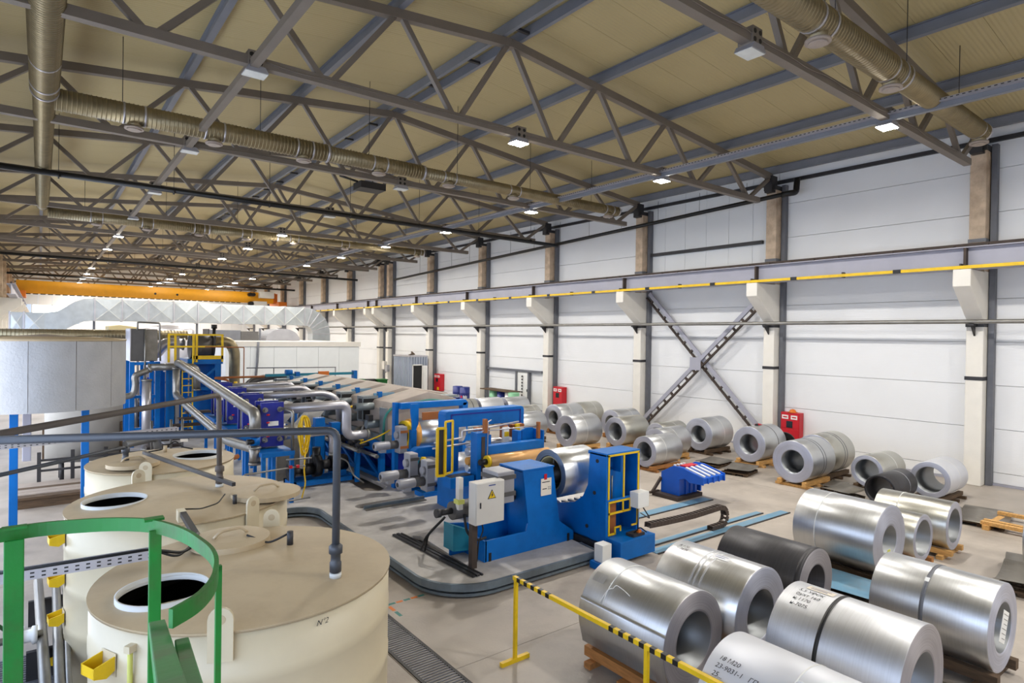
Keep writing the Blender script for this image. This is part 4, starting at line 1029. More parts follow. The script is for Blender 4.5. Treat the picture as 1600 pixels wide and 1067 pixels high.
MB().beam((5.3, 7.7, .22), (5.2, 10.2, .22), .05, .03).beam((5.38, 7.7, .22), (5.28, 10.2, .22), .05, .03).beam((5.46, 7.7, .21), (5.36, 10.2, .21), .03, .03).build('floor_conduits', 'steel_dark', cb_)

# ---- decoiler: right support housing
dh = thing('decoiler_housing', 'blue decoiler support housing with yellow edged open bays', 'machine', (8.35, 7.9, .08))
MB().prism([(7.4, .3), (9.5, .3), (9.5, 1.25), (9.35, 1.2), (9.1, .86), (8.65, .74), (8.2, .86), (7.98, 1.02), (7.86, 1.25), (7.82, 1.86), (7.4, 1.86)], 7.88, 7.96, axis='X').build('side_plate', 'blue', dh, bevel=.008)
MB().box(8.69, 8.77, 7.4, 7.86, .3, 1.86).build('side_plate', 'blue', dh, bevel=.006)
MB().box(7.88, 8.77, 7.4, 7.86, 1.82, 1.88).build('top_plate', 'blue', dh, bevel=.006)
MB().box(7.92, 8.72, 7.8, 7.86, .36, 1.84).build('back_plate', 'blue', dh)
MB().box(8.1, 8.62, 7.62, 7.8, .9, 1.52).build('inner_column', 'blue', dh); MB().box(8.3, 8.36, 7.45, 7.64, 1.5, 1.84).build('inner_rib', 'blue', dh)
MB().box(7.98, 8.25, 7.5, 7.7, .4, .95).build('inner_column', 'brown_orange', dh); MB().cyl((8.13, 7.5, 1.0), (8.13, 7.5, 1.45), .015).build('screw_rod', 'steel_pipe', dh)
for x0, x1, z0, z1 in ((7.92, 8.74, 1.82, 1.855), (7.92, 7.955, 1.06, 1.84), (8.70, 8.74, 1.06, 1.84), (8.31, 8.345, 1.06, 1.82), (7.94, 8.52, .99, 1.025), (7.94, 8.52, .79, .825), (8.49, 8.525, .8, 1.02), (8.30, 8.33, .8, 1.0), (7.94, 7.97, .42, .98), (8.69, 8.73, .5, .98), (7.97, 8.12, .42, .455), (8.10, 8.13, .42, .56), (8.12, 8.26, .53, .56), (8.24, 8.27, .46, .55), (8.55, 8.72, .5, .53)):
    MB().box(x0, x1, 7.385, 7.402, z0, z1).build('yellow_edging', 'yellow', dh)
MB().box(7.9, 8.76, 7.39, 7.43, 1.03, 1.06).build('cross_plate', 'blue', dh)
MB().box(8.5, 8.8, 7.2, 7.4, .86, 1.14).build('terminal_box', 'white', dh, bevel=.008)
MB().box(7.9, 8.82, 7.06, 7.8, .07, .40).box(7.95, 8.7, 7.8, 9.6, .07, .30).build('base_slide', 'blue', dh, bevel=.01)
MB().box(7.84, 7.9, 7.4, 9.5, .08, .28).build('slide_rail', 'steel_dark', dh)
for k, (yy, zz) in enumerate(((7.62, 1.72), (7.68, 1.14), (7.86, .5))): MB().cyl((7.868, yy, zz), (7.885, yy, zz), .035, 14).build('bolt_head', 'ink', dh)
MB().box(8.3, 8.6, 7.12, 7.3, .4, .45).build('drive_bracket', 'steel_dark', dh); MB().box(8.46, 8.53, 7.14, 7.2, .45, .5).build('red_connector', 'orange', dh)
MB().tube([(8.5, 7.2, .5), (8.55, 7.25, .75), (8.6, 7.3, .88)], .01, 6, bend=.05).tube([(8.4, 7.2, .45), (8.5, 7.15, .55), (8.62, 7.1, .45)], .012, 6, bend=.05).tube([(8.65, 7.25, .9), (8.85, 7.2, .62), (9.05, 7.6, .6)], .012, 6, bend=.1).build('cables', 'black', dh)
for k in range(5): MB().beam((7.98+.17*k, 8.15, .76), (8.1+.17*k, 8.75, .72), .07, .04).build('cradle_slat', 'steel_pipe', dh)
# ---- energy chain
ec = thing('energy_chain', 'brown cable drag chain looping over the floor', 'drag chain', (10.5, 7.8, 0))
path = [Vector((8.95, 7.36, .5))]
up_ = [(8.9, .47), (9.3, .45), (9.8, .43), (10.3, .42), (10.8, .43), (11.2, .44)]
pth = [Vector((x, 7.31, z)) for x, z in up_]+[Vector((11.2+.2*math.sin(a*PI/6), 7.31, .24+.2*math.cos(a*PI/6))) for a in range(1, 6)]+[Vector((11.2-.12*k, 7.31, .05)) for k in range(0, 4)]
lens_ = [0]
for a, b in zip(pth[:-1], pth[1:]): lens_.append(lens_[-1]+(b-a).length)
tot = lens_[-1]; t = .05; base_me = None
while t < tot-.05:
    i = max(k for k in range(len(lens_)) if lens_[k] <= t); i = min(i, len(pth)-2)
    p = pth[i].lerp(pth[i+1], (t-lens_[i])/(lens_[i+1]-lens_[i])); d = (pth[i+1]-pth[i]).normalized()
    if base_me is None:
        m = MB(); m.box(-.05, .05, -.07, -.055, -.045, .045).box(-.05, .05, .055, .07, -.045, .045).box(-.022, .022, -.055, .055, .03, .045).box(-.022, .022, -.055, .055, -.045, -.03)
        o = m.build('link', 'rust_dark', origin=(0, 0, 0)); base_me = o.data
        ORG.pop(o.name, None)
    else: o = bpy.data.objects.new('link', base_me); COL.objects.link(o)
    o.parent = ec; o.location = p-ORG[ec.name]
    o.rotation_euler = (0, -math.atan2(d.z, d.x), 0); t += .105
# ---- coil car
cc = thing('coil_car', 'bright blue coil lifting saddle car with white slats', 'coil car', (12.9, 9.3, 0))
MB().box(12.15, 13.15, 9.08, 9.85, 0, .09).build('base_frame', 'rust_dark', cc)
MB().box(12.36, 13.1, 9.2, 9.7, .09, .5).build('pedestal', 'blue_bright', cc, bevel=.01)
sd_ = [(9.72, .09), (9.72, .6), (9.35, .80), (9.1, .80), (8.5, .66), (8.5, .48), (8.9, .47), (9.0, .54), (9.17, .5), (9.17, .09)]
MB().prism(sd_, 12.33, 12.37, axis='X').build('saddle_side', 'blue_bright', cc, bevel=.006); MB().prism(sd_, 13.2, 13.24, axis='X').build('saddle_side', 'blue_bright', cc, bevel=.006)
MB().prism([(9.7, .3), (9.7, .58), (9.34, .77), (9.1, .77), (8.52, .63), (8.52, .5), (8.9, .5), (9.0, .57), (9.17, .53)], 12.37, 13.2, axis='X').build('saddle_core', 'blue_bright', cc)
for k in range(4):
    x = 12.47+.2*k; MB().beam((x, 9.08, .785), (x, 8.55, .66), .07, .03).build('white_slat', 'white', cc)
MB().box(12.55, 13.0, 9.12, 9.32, .77, .80).build('red_pad', 'red', cc)
for k in range(4): MB().box(12.4+.12*k, 12.45+.12*k, 9.35, 9.4, .79, .82).build('bolt', 'white', cc)
MB().beam((12.34, 9.8, .1), (12.05, 9.85, .08), .06, .05).beam((12.1, 9.8, .1), (12.34, 9.72, .45), .06, .06).build('brace', 'rust_dark', cc)
for k in range(4): MB().box(12.5+.22*k, 12.53+.22*k, 8.47, 8.5, .5, .64).build('rib', 'blue_bright', cc)
for k in range(3): MB().box(12.6+.18*k, 12.64+.18*k, 9.17, 9.2, .1, .5).build('rib', 'blue_bright', cc)
# ---- small white box by the plinth
sb = thing('floor_box', 'small white electric box on a foot beside the first coil', 'box', (7.62, 7.2, 0))
MB().box(7.5, 7.72, 7.1, 7.3, .12, .42).build('box', 'white', sb, bevel=.01); MB().box(7.45, 7.85, 7.05, 7.35, 0, .12).build('foot', 'blue', sb)

# ---- leveller stand: portal frame
pf2 = thing('leveller_stand', 'blue portal frame stand of the leveller with rounded corners', 'machine', (8, 11.4, .2))
def portal(y0, y1, x0, x1, zt, xi0, xi1, zi, nm):
    o_ = [(x0, .2), (x0, zt-.08), (x0+.03, zt-.02), (x0+.09, zt), (x1-.09, zt), (x1-.03, zt-.02), (x1, zt-.08), (x1, .2), (xi1, .2), (xi1, zi), (xi0, zi), (xi0, .2)]
    return MB().prism(o_, y0, y1).build(nm, 'blue', pf2, bevel=.012)
portal(11.3, 11.62, 6.97, 9.16, 2.27, 7.32, 8.88, 1.9, 'frame')
MB().prism([(7.1, 2.2), (9.05, 2.2), (9.05, 2.17), (7.13, 2.17)], 11.285, 11.305).prism([(7.1, 1.5), (7.13, 1.5), (7.13, 2.2), (7.1, 2.2)], 11.285, 11.305).prism([(9.02, 1.5), (9.05, 1.5), (9.05, 2.2), (9.02, 2.2)], 11.285, 11.305).build('edge_groove', 'blue_dark', pf2)
MB().box(6.95, 8.95, 10.3, 11.5, .2, .95).build('bed', 'blue', pf2, bevel=.01); MB().box(7.3, 7.34, 10.28, 10.3, .2, 1.0).build('conduit', 'girder', pf2)
MB().box(6.9, 7.18, 9.98, 10.22, .2, 1.98).build('front_post', 'blue', pf2, bevel=.008); MB().box(7.0, 7.08, 9.965, 9.985, .7, 1.9).build('post_slot', 'rust_dark', pf2)
MB().box(7.18, 8.62, 9.98, 10.16, 1.52, 1.70).build('cross_beam', 'blue', pf2, bevel=.008)
MB().prism([(8.3, 1.6), (8.66, 1.6), (8.66, 1.86), (8.6, 1.93), (8.4, 1.93), (8.3, 1.88)], 10.3, 10.34).build('end_plate', 'blue', pf2); MB().box(8.62, 8.66, 9.98, 10.4, 1.2, 1.9).build('end_plate', 'blue', pf2)
MB().box(8.1, 8.2, 10.2, 10.4, 1.6, 1.9).box(7.25, 7.4, 10.2, 10.4, 1.6, 1.88).build('bracket', 'blue', pf2)
MB().box(6.3, 6.85, 10.0, 10.3, .95, 1.15).build('side_tray', 'blue', pf2); MB().box(6.34, 6.82, 10.04, 10.26, 1.1, 1.16).build('tray_opening', 'black', pf2)
for z, r, mt in ((1.45, .09, 'strip'), (1.62, .07, 'strip'), (1.25, .08, 'roller_edge'), (1.1, .08, 'strip')): MB().cyl((7.2, 10.8, z), (8.8, 10.8, z), r, 18).build('work_roll', mt, pf2)
MB().box(7.15, 8.0, 10.45, 10.6, 1.12, 1.24).build('yellow_guard_strip', 'yellow', pf2)
MB().box(7.2, 8.85, 10.6, 10.66, 1.3, 1.38).build('roll_bar', 'steel_dark', pf2)
for x in (7.35, 7.55, 8.05, 8.3, 8.5): MB().box(x-.06, x+.06, 10.55, 10.7, 1.7, 1.98).build('brown_clamp', 'brown_orange', pf2)
MB().box(7.02, 7.09, 9.9, 9.98, 1.98, 2.26).build('brown_clamp', 'brown_orange', pf2); MB().box(8.42, 8.48, 9.9, 9.97, 1.75, 2.1).build('brown_clamp', 'brown_orange', pf2)
MB().tube([(6.1, 10.3, 1.82), (6.75, 10.3, 1.86), (6.75, 10.3, 2.0), (7.1, 10.2, 2.02), (8.2, 10.3, 2.08)], .02, 8, bend=.03).tube([(7.0, 9.95, 2.02), (8.5, 9.95, 2.02)], .012, 8).tube([(7.12, 9.95, 1.2), (7.14, 9.95, 2.2), (7.25, 10.0, 2.22)], .012, 8, bend=.03).tube([(6.1, 10.35, 1.7), (7.0, 10.4, 1.72)], .02, 8).build('air_pipes', 'alu_pipe', pf2)
MB().box(7.95, 8.1, 10.5, 10.56, 1.55, 1.95).box(8.4, 8.5, 10.5, 10.56, 1.55, 1.9).build('white_plate', 'white', pf2); MB().box(8.28, 8.38, 10.48, 10.54, 1.55, 2.0).box(7.97, 8.08, 10.48, 10.5, 1.75, 1.85).build('yellow_plate', 'yellow', pf2)
MB().prism([(7.2, .55), (7.75, .5), (7.65, .98), (7.2, 1.02)], 9.7, 9.74).build('lower_plate', 'blue', pf2); MB().box(7.1, 7.3, 9.66, 9.7, .8, 1.05).build('yellow_plate', 'yellow', pf2)
ro = MB().cyl((7.1, 9.86, 1.42), (8.66, 9.86, 1.42), .125, 28).build('deflector_roll', 'roller_copper', pf2)
MB().cyl((7.04, 9.86, 1.42), (7.1, 9.86, 1.42), .12, 24).build('roll_end', 'yellow', ro); MB().cyl((6.88, 9.86, 1.42), (7.05, 9.86, 1.42), .06, 14).cyl((8.66, 9.86, 1.42), (8.78, 9.86, 1.42), .06, 14).build('roll_bearing', 'black', ro)
# swing guard, yellow
yg = thing('guard_gate', 'yellow framed swing guard at the left of the leveller', 'guard', (6.25, 10.2, 1.2))
def frame(p, q, z0, z1, w=.035):
    m = MB(); p = Vector(p); q = Vector(q)
    for a, b in (((p.x, p.y, z0), (p.x, p.y, z1)), ((q.x, q.y, z0), (q.x, q.y, z1)), ((p.x, p.y, z0), (q.x, q.y, z0)), ((p.x, p.y, z1), (q.x, q.y, z1))): m.beam(a, b, w, w, up=(0, 1, .01))
    return m
frame((6.08, 10.15, 0), (6.24, 10.12, 0), 1.2, 2.12, .045).build('frame', 'yellow', yg); frame((6.24, 10.12, 0), (6.47, 10.22, 0), 1.22, 2.24).build('frame', 'yellow', yg)
MB().add([(6.1, 10.17, 1.22), (6.23, 10.15, 1.22), (6.23, 10.15, 2.1), (6.1, 10.17, 2.1)], [(0, 1, 2, 3)]).build('mesh_panel', 'steel_dark', yg)
m = MB()
for k in range(18): m.box(6.055, 6.075, 10.12, 10.15, 1.24+.048*k, 1.262+.048*k)
m.build('rack_teeth', 'yellow', yg)['kind'] = 'stuff'

# ---- geared motors
def gearmotor(x, y, z, label, L=.46):
    g = thing('gear_motor', label, 'motor', (x+.3, y, z-.2), 'grey geared motors')
    MB().lathe([(0, x), (.085, x), (.1, x+.03), (.1, x+L*.75), (.095, x+L*.8)], (0, y, z), axis='X', n=24).build('motor', 'motor_grey', g)
    MB().cyl((x-.005, y, z), (x+.002, y, z), .045, 16).build('fan_grille', 'black', g)
    MB().cyl((x+L*.8, y, z), (x+L*1.25, y, z), .095, 18).build('brake_housing', 'motor_dark', g)
    MB().box(x+L*.3, x+L*.6, y-.06, y+.06, z-.15, z-.08).build('terminal_box', 'motor_grey', g)
    gb_ = MB().box(x+L*1.25, x+L*1.25+.2, y-.13, y+.13, z-.2, z+.42).build('gearbox', 'motor_grey', g, bevel=.02)
    for zz in (z-.06, z+.3): MB().box(x+L*1.25+.02, x+L*1.25+.22, y-.14, y+.14, zz-.03, zz+.03).build('gearbox_band', 'brown_orange' if x > 5.8 else 'motor_dark', g)
    MB().cyl((x+L*1.25-.06, y-.02, z+.22), (x+L*1.25, y-.02, z+.22), .08, 18).build('cover', 'motor_grey', g)
gearmotor(5.98, 12.75, 1.38, 'upper grey geared motor beside the silver strip roll')
gearmotor(5.38, 11.15, 1.08, 'rear of the two low grey geared motors left of the leveller')
gearmotor(5.55, 10.75, .98, 'front of the two low grey geared motors left of the leveller')
# ---- bridle roll stand
br = thing('bridle_stand', 'blue bridle roll stand carrying the bright strip', 'machine', (7.9, 13, .2))
MB().prism([(6.9, 2.12), (8.75, 2.12), (8.82, 2.2), (8.75, 2.27), (6.9, 2.27)], 13.2, 13.4).build('top_beam', 'blue', br, bevel=.008)
MB().box(8.66, 8.82, 13.2, 13.4, .2, 2.2).build('post', 'blue', br, bevel=.008); MB().box(6.8, 6.9, 13.35, 13.5, .2, 2.27).build('post', 'blue', br)
MB().prism([(7.0, 2.27), (7.2, 2.27), (7.2, 1.8), (7.12, 1.62), (7.04, 1.62), (7.04, 1.8), (7.0, 2.1)], 12.9, 12.96).build('arm', 'blue', br); MB().box(7.0, 7.14, 12.88, 13.0, .9, 1.65).build('arm', 'blue', br)
rl = MB().cyl((7.15, 13.3, 1.5), (8.6, 13.3, 1.5), .36, 40).build('upper_roll', 'strip', br)
MB().cyl((7.14, 13.3, 1.5), (7.32, 13.3, 1.5), .365, 40).build('roll_band', 'roller_edge', rl); MB().cyl((7.0, 13.3, 1.5), (7.14, 13.3, 1.5), .33, 30).build('roll_rim', 'yellow', rl); MB().cyl((6.9, 13.3, 1.5), (7.0, 13.3, 1.5), .26, 24).build('roll_hub', 'steel_dark', rl)
rl = MB().cyl((7.15, 12.55, .72), (8.6, 12.55, .72), .34, 36).build('lower_roll', 'strip', br)
MB().cyl((7.05, 12.55, .72), (7.15, 12.55, .72), .36, 30).build('roll_rim', 'yellow', rl); MB().cyl((6.98, 12.55, .72), (7.05, 12.55, .72), .28, 24).build('roll_hub', 'black', rl)
MB().box(6.95, 8.7, 12.9, 13.4, .2, .45).box(6.95, 8.7, 12.2, 12.6, .2, .3).build('base', 'blue', br)
MB().prism([(6.55, 1.45), (6.95, 1.45), (7.05, 1.36), (7.05, 1.16), (6.95, 1.22), (6.6, 1.25), (6.5, 1.1), (6.45, 1.1), (6.45, 1.38)], 11.75, 11.95).build('swing_arm', 'blue', br, bevel=.01)
MB().box(6.42, 6.56, 11.78, 11.92, .95, 1.14).build('cylinder', 'blue_dark', br); MB().box(7.2, 8.2, 12.7, 12.75, 1.9, 2.08).build('strip_guard', 'brown_orange', br)
MB().tube([(7.1, 12.5, 1.3), (6.95, 12.4, 1.05), (6.8, 12.4, .8)], .03, 8, bend=.1).build('hose', 'teal', br)

# ---- rinse sections with plastic hoods
def hood_module(y0, y1, label, first=False):
    h = thing('rinse_section', label, 'process tank', (8.2, (y0+y1)/2, .2), 'covered rinse sections')
    xr = 9.2 if first else 9.85
    pr = [(7.0, 1.35), (7.0, 2.0), (7.12, 2.18), (8.2, 2.42), (xr-.15, 2.2), (xr, 2.05), (xr, 1.35)]
    MB().prism(pr, y0, y1-.42).build('hood', 'hood', h, bevel=.015)
    MB().prism([(7.2, 1.35), (7.2, 1.9), (7.4, 2.06), (8.2, 2.25), (9.1, 2.1), (9.3, 1.9), (9.3, 1.35)], y1-.42, y1-.01).build('link_cover', 'hood_grey', h)
    MB().box(6.9, 9.9, y0-.02, y1-.02, 1.2, 1.36).build('tank_rim', 'hood_grey', h); MB().box(6.85, 9.9, y0, y1-.02, .9, 1.2).build('frame_rail', 'blue', h)
    for x in (6.9, 9.8): MB().box(x-.07, x+.07, y0+.05, y0+.17, .2, .9).build('leg', 'blue', h)
    MB().prism([(7.0, .9), (9.75, .9), (9.4, .4), (7.4, .4)], y0+.1, y1-.1).build('sump', 'blue_dark', h)
    MB().box(6.88, 9.84, y0, y1-.02, .24, .34).build('bottom_rail', 'blue', h)
    MB().beam((6.84, y0+.1, .35), (6.84, y1-.1, .9), .06, .08).build('brace', 'blue', h)
    MB().box(6.8, 7.25, y1-.40, y1-.05, 1.6, 2.26).build('drive_box', 'hood_grey', h); MB().box(6.78, 6.81, y1-.36, y1-.18, 1.65, 2.2).build('drive_slot', 'black', h); MB().box(6.83, 7.2, y1-.43, y1-.40, 1.65, 2.2).build('drive_slot', 'black', h)
    MB().cyl((6.5, y1-.62, 2.02), (7.0, y1-.62, 2.02), .1, 16).build('air_cylinder', 'hood_grey', h); MB().cyl((6.45, y1-.62, 2.02), (6.5, y1-.62, 2.02), .06, 14).build('cylinder_cap', 'steel_dark', h)
    MB().cyl((6.6, y0+.4, 1.62), (7.0, y0+.4, 1.62), .11, 16).build('squeegee_motor', 'hood_grey', h); MB().box(6.62, 6.75, y0+.3, y0+.5, 1.72, 1.86).build('terminal_box', 'steel_dark', h)
    MB().box(7.3, 7.42, y1-.3, y1-.2, 2.0, 2.36).build('blue_bracket', 'blue', h); MB().box(7.2, 7.8, y1-.26, y1-.2, 2.24, 2.32).build('blue_bracket', 'blue_light', h)
    MB().box(8.9, 9.3, y0+.3, y0+.7, 2.2, 2.26).build('inspection_lid', 'hood_grey', h)
    MB().tube([(6.66, y0+.75, .95), (6.66, y0+.75, 1.55), (7.0, y0+.75, 1.58)], .035, 10, bend=.12).tube([(6.6, y0+1.1, .9), (6.6, y0+1.1, 1.4), (6.95, y0+1.15, 1.45)], .04, 10, bend=.14).build('feed_pipes', 'steel_pipe', h)
    MB().tube([(6.72, y0-.02, .85), (6.72, y1-.1, .85)], .05, 10).build('manifold', 'steel_pipe', h)
    if first:
        MB().tube([(6.85, y0-.06, 1.2), (6.88, y0-.06, 1.85), (7.1, y0-.06, 2.08), (8.2, y0-.06, 2.22), (9.2, y0-.06, 2.08), (9.38, y0-.06, 1.8)], .03, 10, bend=.2).build('green_hose', 'hose_green', h)
        MB().box(6.92, 6.98, y0-.04, y0+.3, 1.2, 2.05).build('end_post', 'hood_grey', h)
    return h
HY = [14.15+1.48*k for k in range(6)]
for k, y in enumerate(HY):
    hood_module(y, y+1.48, ['nearest hooded rinse section, edged by a green hose', 'second hooded rinse section behind the green hose one', 'third hooded rinse section along the line', 'fourth hooded rinse section along the line', 'fifth hooded rinse section along the line', 'farthest hooded rinse section, below the orange box'][k], k == 0)
vb = thing('valve_rack', 'row of small valves and flanges along the nearest rinse section', 'valve', (6.5, 15.6, .8))
for k in range(5):
    yy = 14.6+.5*k; v_ = MB().cyl((6.35, yy, 1.1), (6.7, yy, 1.1), .05, 12).cyl((6.42, yy, 1.1), (6.46, yy, 1.1), .09, 14).build('valve', 'steel_dark', vb); MB().cyl((6.5, yy, 1.1), (6.5, yy, 1.22), .02).box(6.46, 6.54, yy-.06, yy+.06, 1.22, 1.24).build('valve_handle', 'blue_dark' if k % 2 else 'yellow', v_)
MB().cyl((6.35, 14.4, .98), (6.35, 17, .98), .05, 12).build('header_pipe', 'steel_pipe', vb); MB().box(6.3, 6.4, 14.45, 14.55, .2, .95).box(6.3, 6.4, 16.8, 16.9, .2, .95).build('stand', 'blue', vb)
MB().tube([(6.2, 14.0, 1.25), (6.5, 13.6, 1.45), (6.75, 13.5, 1.6)], .018, 8, bend=.2).build('yellow_cable', 'yellow', vb)
MB().tube([(6.3, 15.3, 1.95), (6.6, 15.4, 2.0), (6.9, 15.3, 2.02)], .035, 8, bend=.1).build('yellow_hose', 'yellow', vb)
# walkway rail and conveyor at the far end of the hoods
wr_ = thing('walkway_rail', 'thin grey handrail above the far rinse sections', 'railing', (8, 24, .2))
MB().tube([(6.2, 24.4, 2.58), (9.7, 24.4, 2.54)], .02, 8).build('rail', 'steel_grey', wr_)
for x in (7.2, 9.68): MB().cyl((x, 24.4, .2), (x, 24.4, 2.55), .02).build('post', 'steel_grey', wr_)
bm_ = thing('blue_conveyor', 'blue beam with orange box across the far end of the line', 'conveyor', (8.5, 23.3, .2))
MB().box(6.6, 10.1, 23.3, 23.42, 2.3, 2.4).build('beam', 'teal', bm_); MB().box(8.55, 8.95, 23.2, 23.3, 2.26, 2.46).build('orange_box', 'orange', bm_)
for x in (7.75, 10.05): MB().box(x-.07, x+.07, 23.2, 23.45, .2, 2.46).build('post', 'blue', bm_)
MB().cyl((7.3, 23.3, 2.45), (7.55, 23.3, 2.45), .1, 14).build('motor', 'blue', bm_)
fx = thing('flexible_hose', 'two fat dark flexible hoses arching at the far line end', 'hose', (7.0, 23.0, .2))
for k in range(2): MB().tube([(5.9, 23.7+.25*k, 1.6), (6.2, 23.7+.25*k, 2.15), (7.0, 23.7+.25*k, 2.28), (7.6, 23.7+.25*k, 2.2)], .11, 12, bend=.3).build('hose', 'motor_dark', fx)
for x in (5.95,): MB().box(x-.1, x+.1, 23.6, 24.05, .2, 1.6).build('stand', 'blue', fx)
# dark equipment low behind the tower
eq = thing('pickling_skid', 'dark low pipework skid with blue frames behind the tower', 'machine', (3.2, 27.6, 0))
MB().box(1.6, 5.6, 26.4, 29.0, 0, 1.1).build('tank_block', 'steel_dark', eq)
for k in range(6): MB().box(1.6+.78*k, 1.7+.78*k, 26.2, 26.3, 0, 2.2-.2*(k % 2)).build('frame_post', 'blue' if k % 2 else 'blue_dark', eq)
for z in (.7, 1.4, 2.0): MB().box(1.6, 5.6, 26.22, 26.3, z-.04, z+.04).build('frame_rail', 'steel_grey', eq)
for k in range(4): MB().cyl((1.9+.9*k, 26.0, .2), (1.9+.9*k, 26.0, 1.5), .06, 12).build('riser', 'steel_pipe', eq)
MB().box(1.7, 5.4, 28.0, 28.2, 1.1, 2.3).build('back_panel', 'hood', eq)
# ---- heat exchangers on blue stands, with lagged pipes to the line
def exchanger(y, x, label, near=False):
    e = thing('heat_exchanger', label, 'heat exchanger', (x+.25, y+.25, .2), 'dark blue plate heat exchangers')
    MB().box(x, x+.5, y, y+.06, 1.4, 2.38).build('front_plate', 'blue_dark', e, bevel=.01); MB().box(x+.04, x+.46, y+.06, y+.4, 1.45, 2.3).build('plate_pack', 'motor_dark', e); MB().box(x, x+.5, y+.4, y+.48, 1.4, 2.38).build('back_plate', 'blue_dark', e)
    for xx in (x+.09, x+.41):
        for zz in (1.56, 2.22): MB().cyl((xx, y-.12, zz), (xx, y, zz), .035, 12).cyl((xx, y-.02, zz), (xx, y, zz), .06, 14).build('port', 'steel_pipe', e)
    for zz in (1.65, 1.95, 2.12): MB().cyl((x+.1, y-.1, zz), (x+.16, y-.1, zz), .02, 8).build('red_handle', 'red', e)
    MB().box(x+.16, x+.38, y-.008, y, 1.86, 1.96).build('type_plate', 'white', e)
    for xx in (x-.05, x+.55):
        for yy in (y-.42, y+.9): MB().box(xx-.04, xx+.04, yy-.04, yy+.04, .2, 1.3).build('stand_leg', 'blue', e)
    MB().box(x-.1, x+.6, y-.48, y+.96, 1.25, 1.35).build('stand_top', 'blue', e, bevel=.008)
    return e
EX = [(13.92, 3.84), (16.0, 3.98), (18.0, 4.08), (20.0, 4.18)]
for k, (y, x) in enumerate(EX): exchanger(y, x, ['nearest dark blue heat exchanger, beside the yellow hose coil', 'second dark blue heat exchanger along the row', 'third dark blue heat exchanger along the row', 'farthest dark blue heat exchanger, below the blue tower'][k])
def lag(label, pts, r=.115, grp='silver lagged pipes', mt='alu_pipe'):
    p = thing('lagged_pipe', label, 'pipe', pts[0], grp)
    MB().tube(pts, r, 18, bend=.2, seg=6).build('pipe', mt, p)
    for q in (pts[0], pts[-1]):
        i = pts.index(q); d = (Vector(pts[1 if i == 0 else -2])-Vector(q)).normalized()
        MB().cyl(Vector(q)-d*.03, Vector(q)+d*.03, r*1.15, 18).build('end_flange', 'steel_pipe', p)
lag('thick silver lagged pipe bending twice from the nearest exchanger to the line', [(4.35, 14.25, 2.18), (5.95, 14.25, 2.2), (5.95, 14.25, 1.42), (6.5, 14.25, 1.42)])
lag('silver lagged pipe turning down to the black pump', [(4.4, 14.1, 1.58), (5.55, 14.1, 1.6), (5.55, 14.1, 1.05)], .085)
lag('short upright silver pipe beside the stainless tank', [(4.85, 14.2, 1.55), (4.87, 14.2, .8)], .06)
lag('silver lagged pipe from the second exchanger across to the line', [(4.5, 16.3, 2.3), (6.2, 16.3, 2.3), (6.55, 16.3, 2.1), (6.6, 16.3, 1.5)], .085)
lag('silver lagged pipe from the third exchanger across to the line', [(4.6, 18.3, 2.3), (6.3, 18.3, 2.3), (6.6, 18.3, 2.0)], .08)
lag('farthest silver lagged pipe crossing to the line', [(4.7, 20.3, 2.25), (6.5, 20.3, 2.28), (6.7, 20.3, 2.05)], .08)
lag('long upper lagged pipe from the tower along the exchangers', [(3.68, 23.0, 2.86), (3.68, 22.6, 2.86), (3.68, 13.75, 2.18), (3.68, 13.75, 1.75)], .12, mt='steel_pipe')
lag('long lower lagged pipe running below the exchangers', [(3.68, 13.75, 1.1), (3.68, 13.75, 1.42), (3.6, 15.7, 1.3), (3.58, 20.5, 1.62), (3.6, 22.9, 1.8), (3.6, 22.9, 2.7)], .11, mt='steel_pipe')
bv = thing('butterfly_valve', 'blue butterfly valve between the two long lagged pipes', 'valve', (3.68, 13.75, 1.5))
MB().cyl((3.68, 13.75, 1.5), (3.68, 13.75, 1.66), .1, 16).build('body', 'blue', bv); MB().cyl((3.68, 13.75, 1.42), (3.68, 13.75, 1.46), .13, 16).cyl((3.68, 13.75, 1.70), (3.68, 13.75, 1.74), .13, 16).build('flanges', 'steel_pipe', bv); MB().cyl((3.5, 13.7, 1.58), (3.64, 13.7, 1.58), .06).build('actuator', 'black', bv)
# yellow hose on a grey stand pipe
yh = thing('hose_coil', 'coiled yellow hose hanging on a grey standpipe', 'hose', (4.55, 13.4, .2))
MB().tube([(4.4, 13.5, 1.35), (4.4, 13.5, 2.2), (4.25, 13.75, 2.25)], .035, 10, bend=.06).build('standpipe', 'steel_pipe', yh)
for k in range(10):
    o = random.uniform(-.06, .06); w_ = .045+.008*k+random.uniform(-.01, .02); b_ = .82+random.uniform(-.12, .1)
    MB().tube([(4.62+o*.5+w_*math.sin(2*PI*j/24), 13.42+o*.6+.05*math.cos(4*PI*j/24+k), 2.1-b_/2+b_/2*math.cos(2*PI*j/24)) for j in range(25)], .013, 8).build('hose_loop', 'yellow', yh)
MB().tube([(4.65, 13.4, 1.3), (4.62, 13.38, .9), (4.66, 13.38, .6), (4.58, 13.38, .3)], .016, 8, bend=.1).build('hose_tail', 'yellow', yh)
wp = thing('water_pipe', 'thin grey water pipe with taps below the hose coil', 'pipe', (4.2, 13.3, .2))
MB().tube([(3.35, 13.3, .75), (3.35, 13.3, .98), (4.6, 13.3, 1.02)], .02, 8, bend=.04).tube([(4.2, 13.28, 1.2), (4.75, 13.28, 1.18)], .02, 8).tube([(4.0, 13.3, .3), (4.8, 13.5, .25)], .02, 8).build('pipe', 'steel_pipe', wp)
for x in (4.45, 4.3): MB().box(x-.03, x+.03, 13.26, 13.32, 1.0, 1.06).build('tap', 'red', wp)
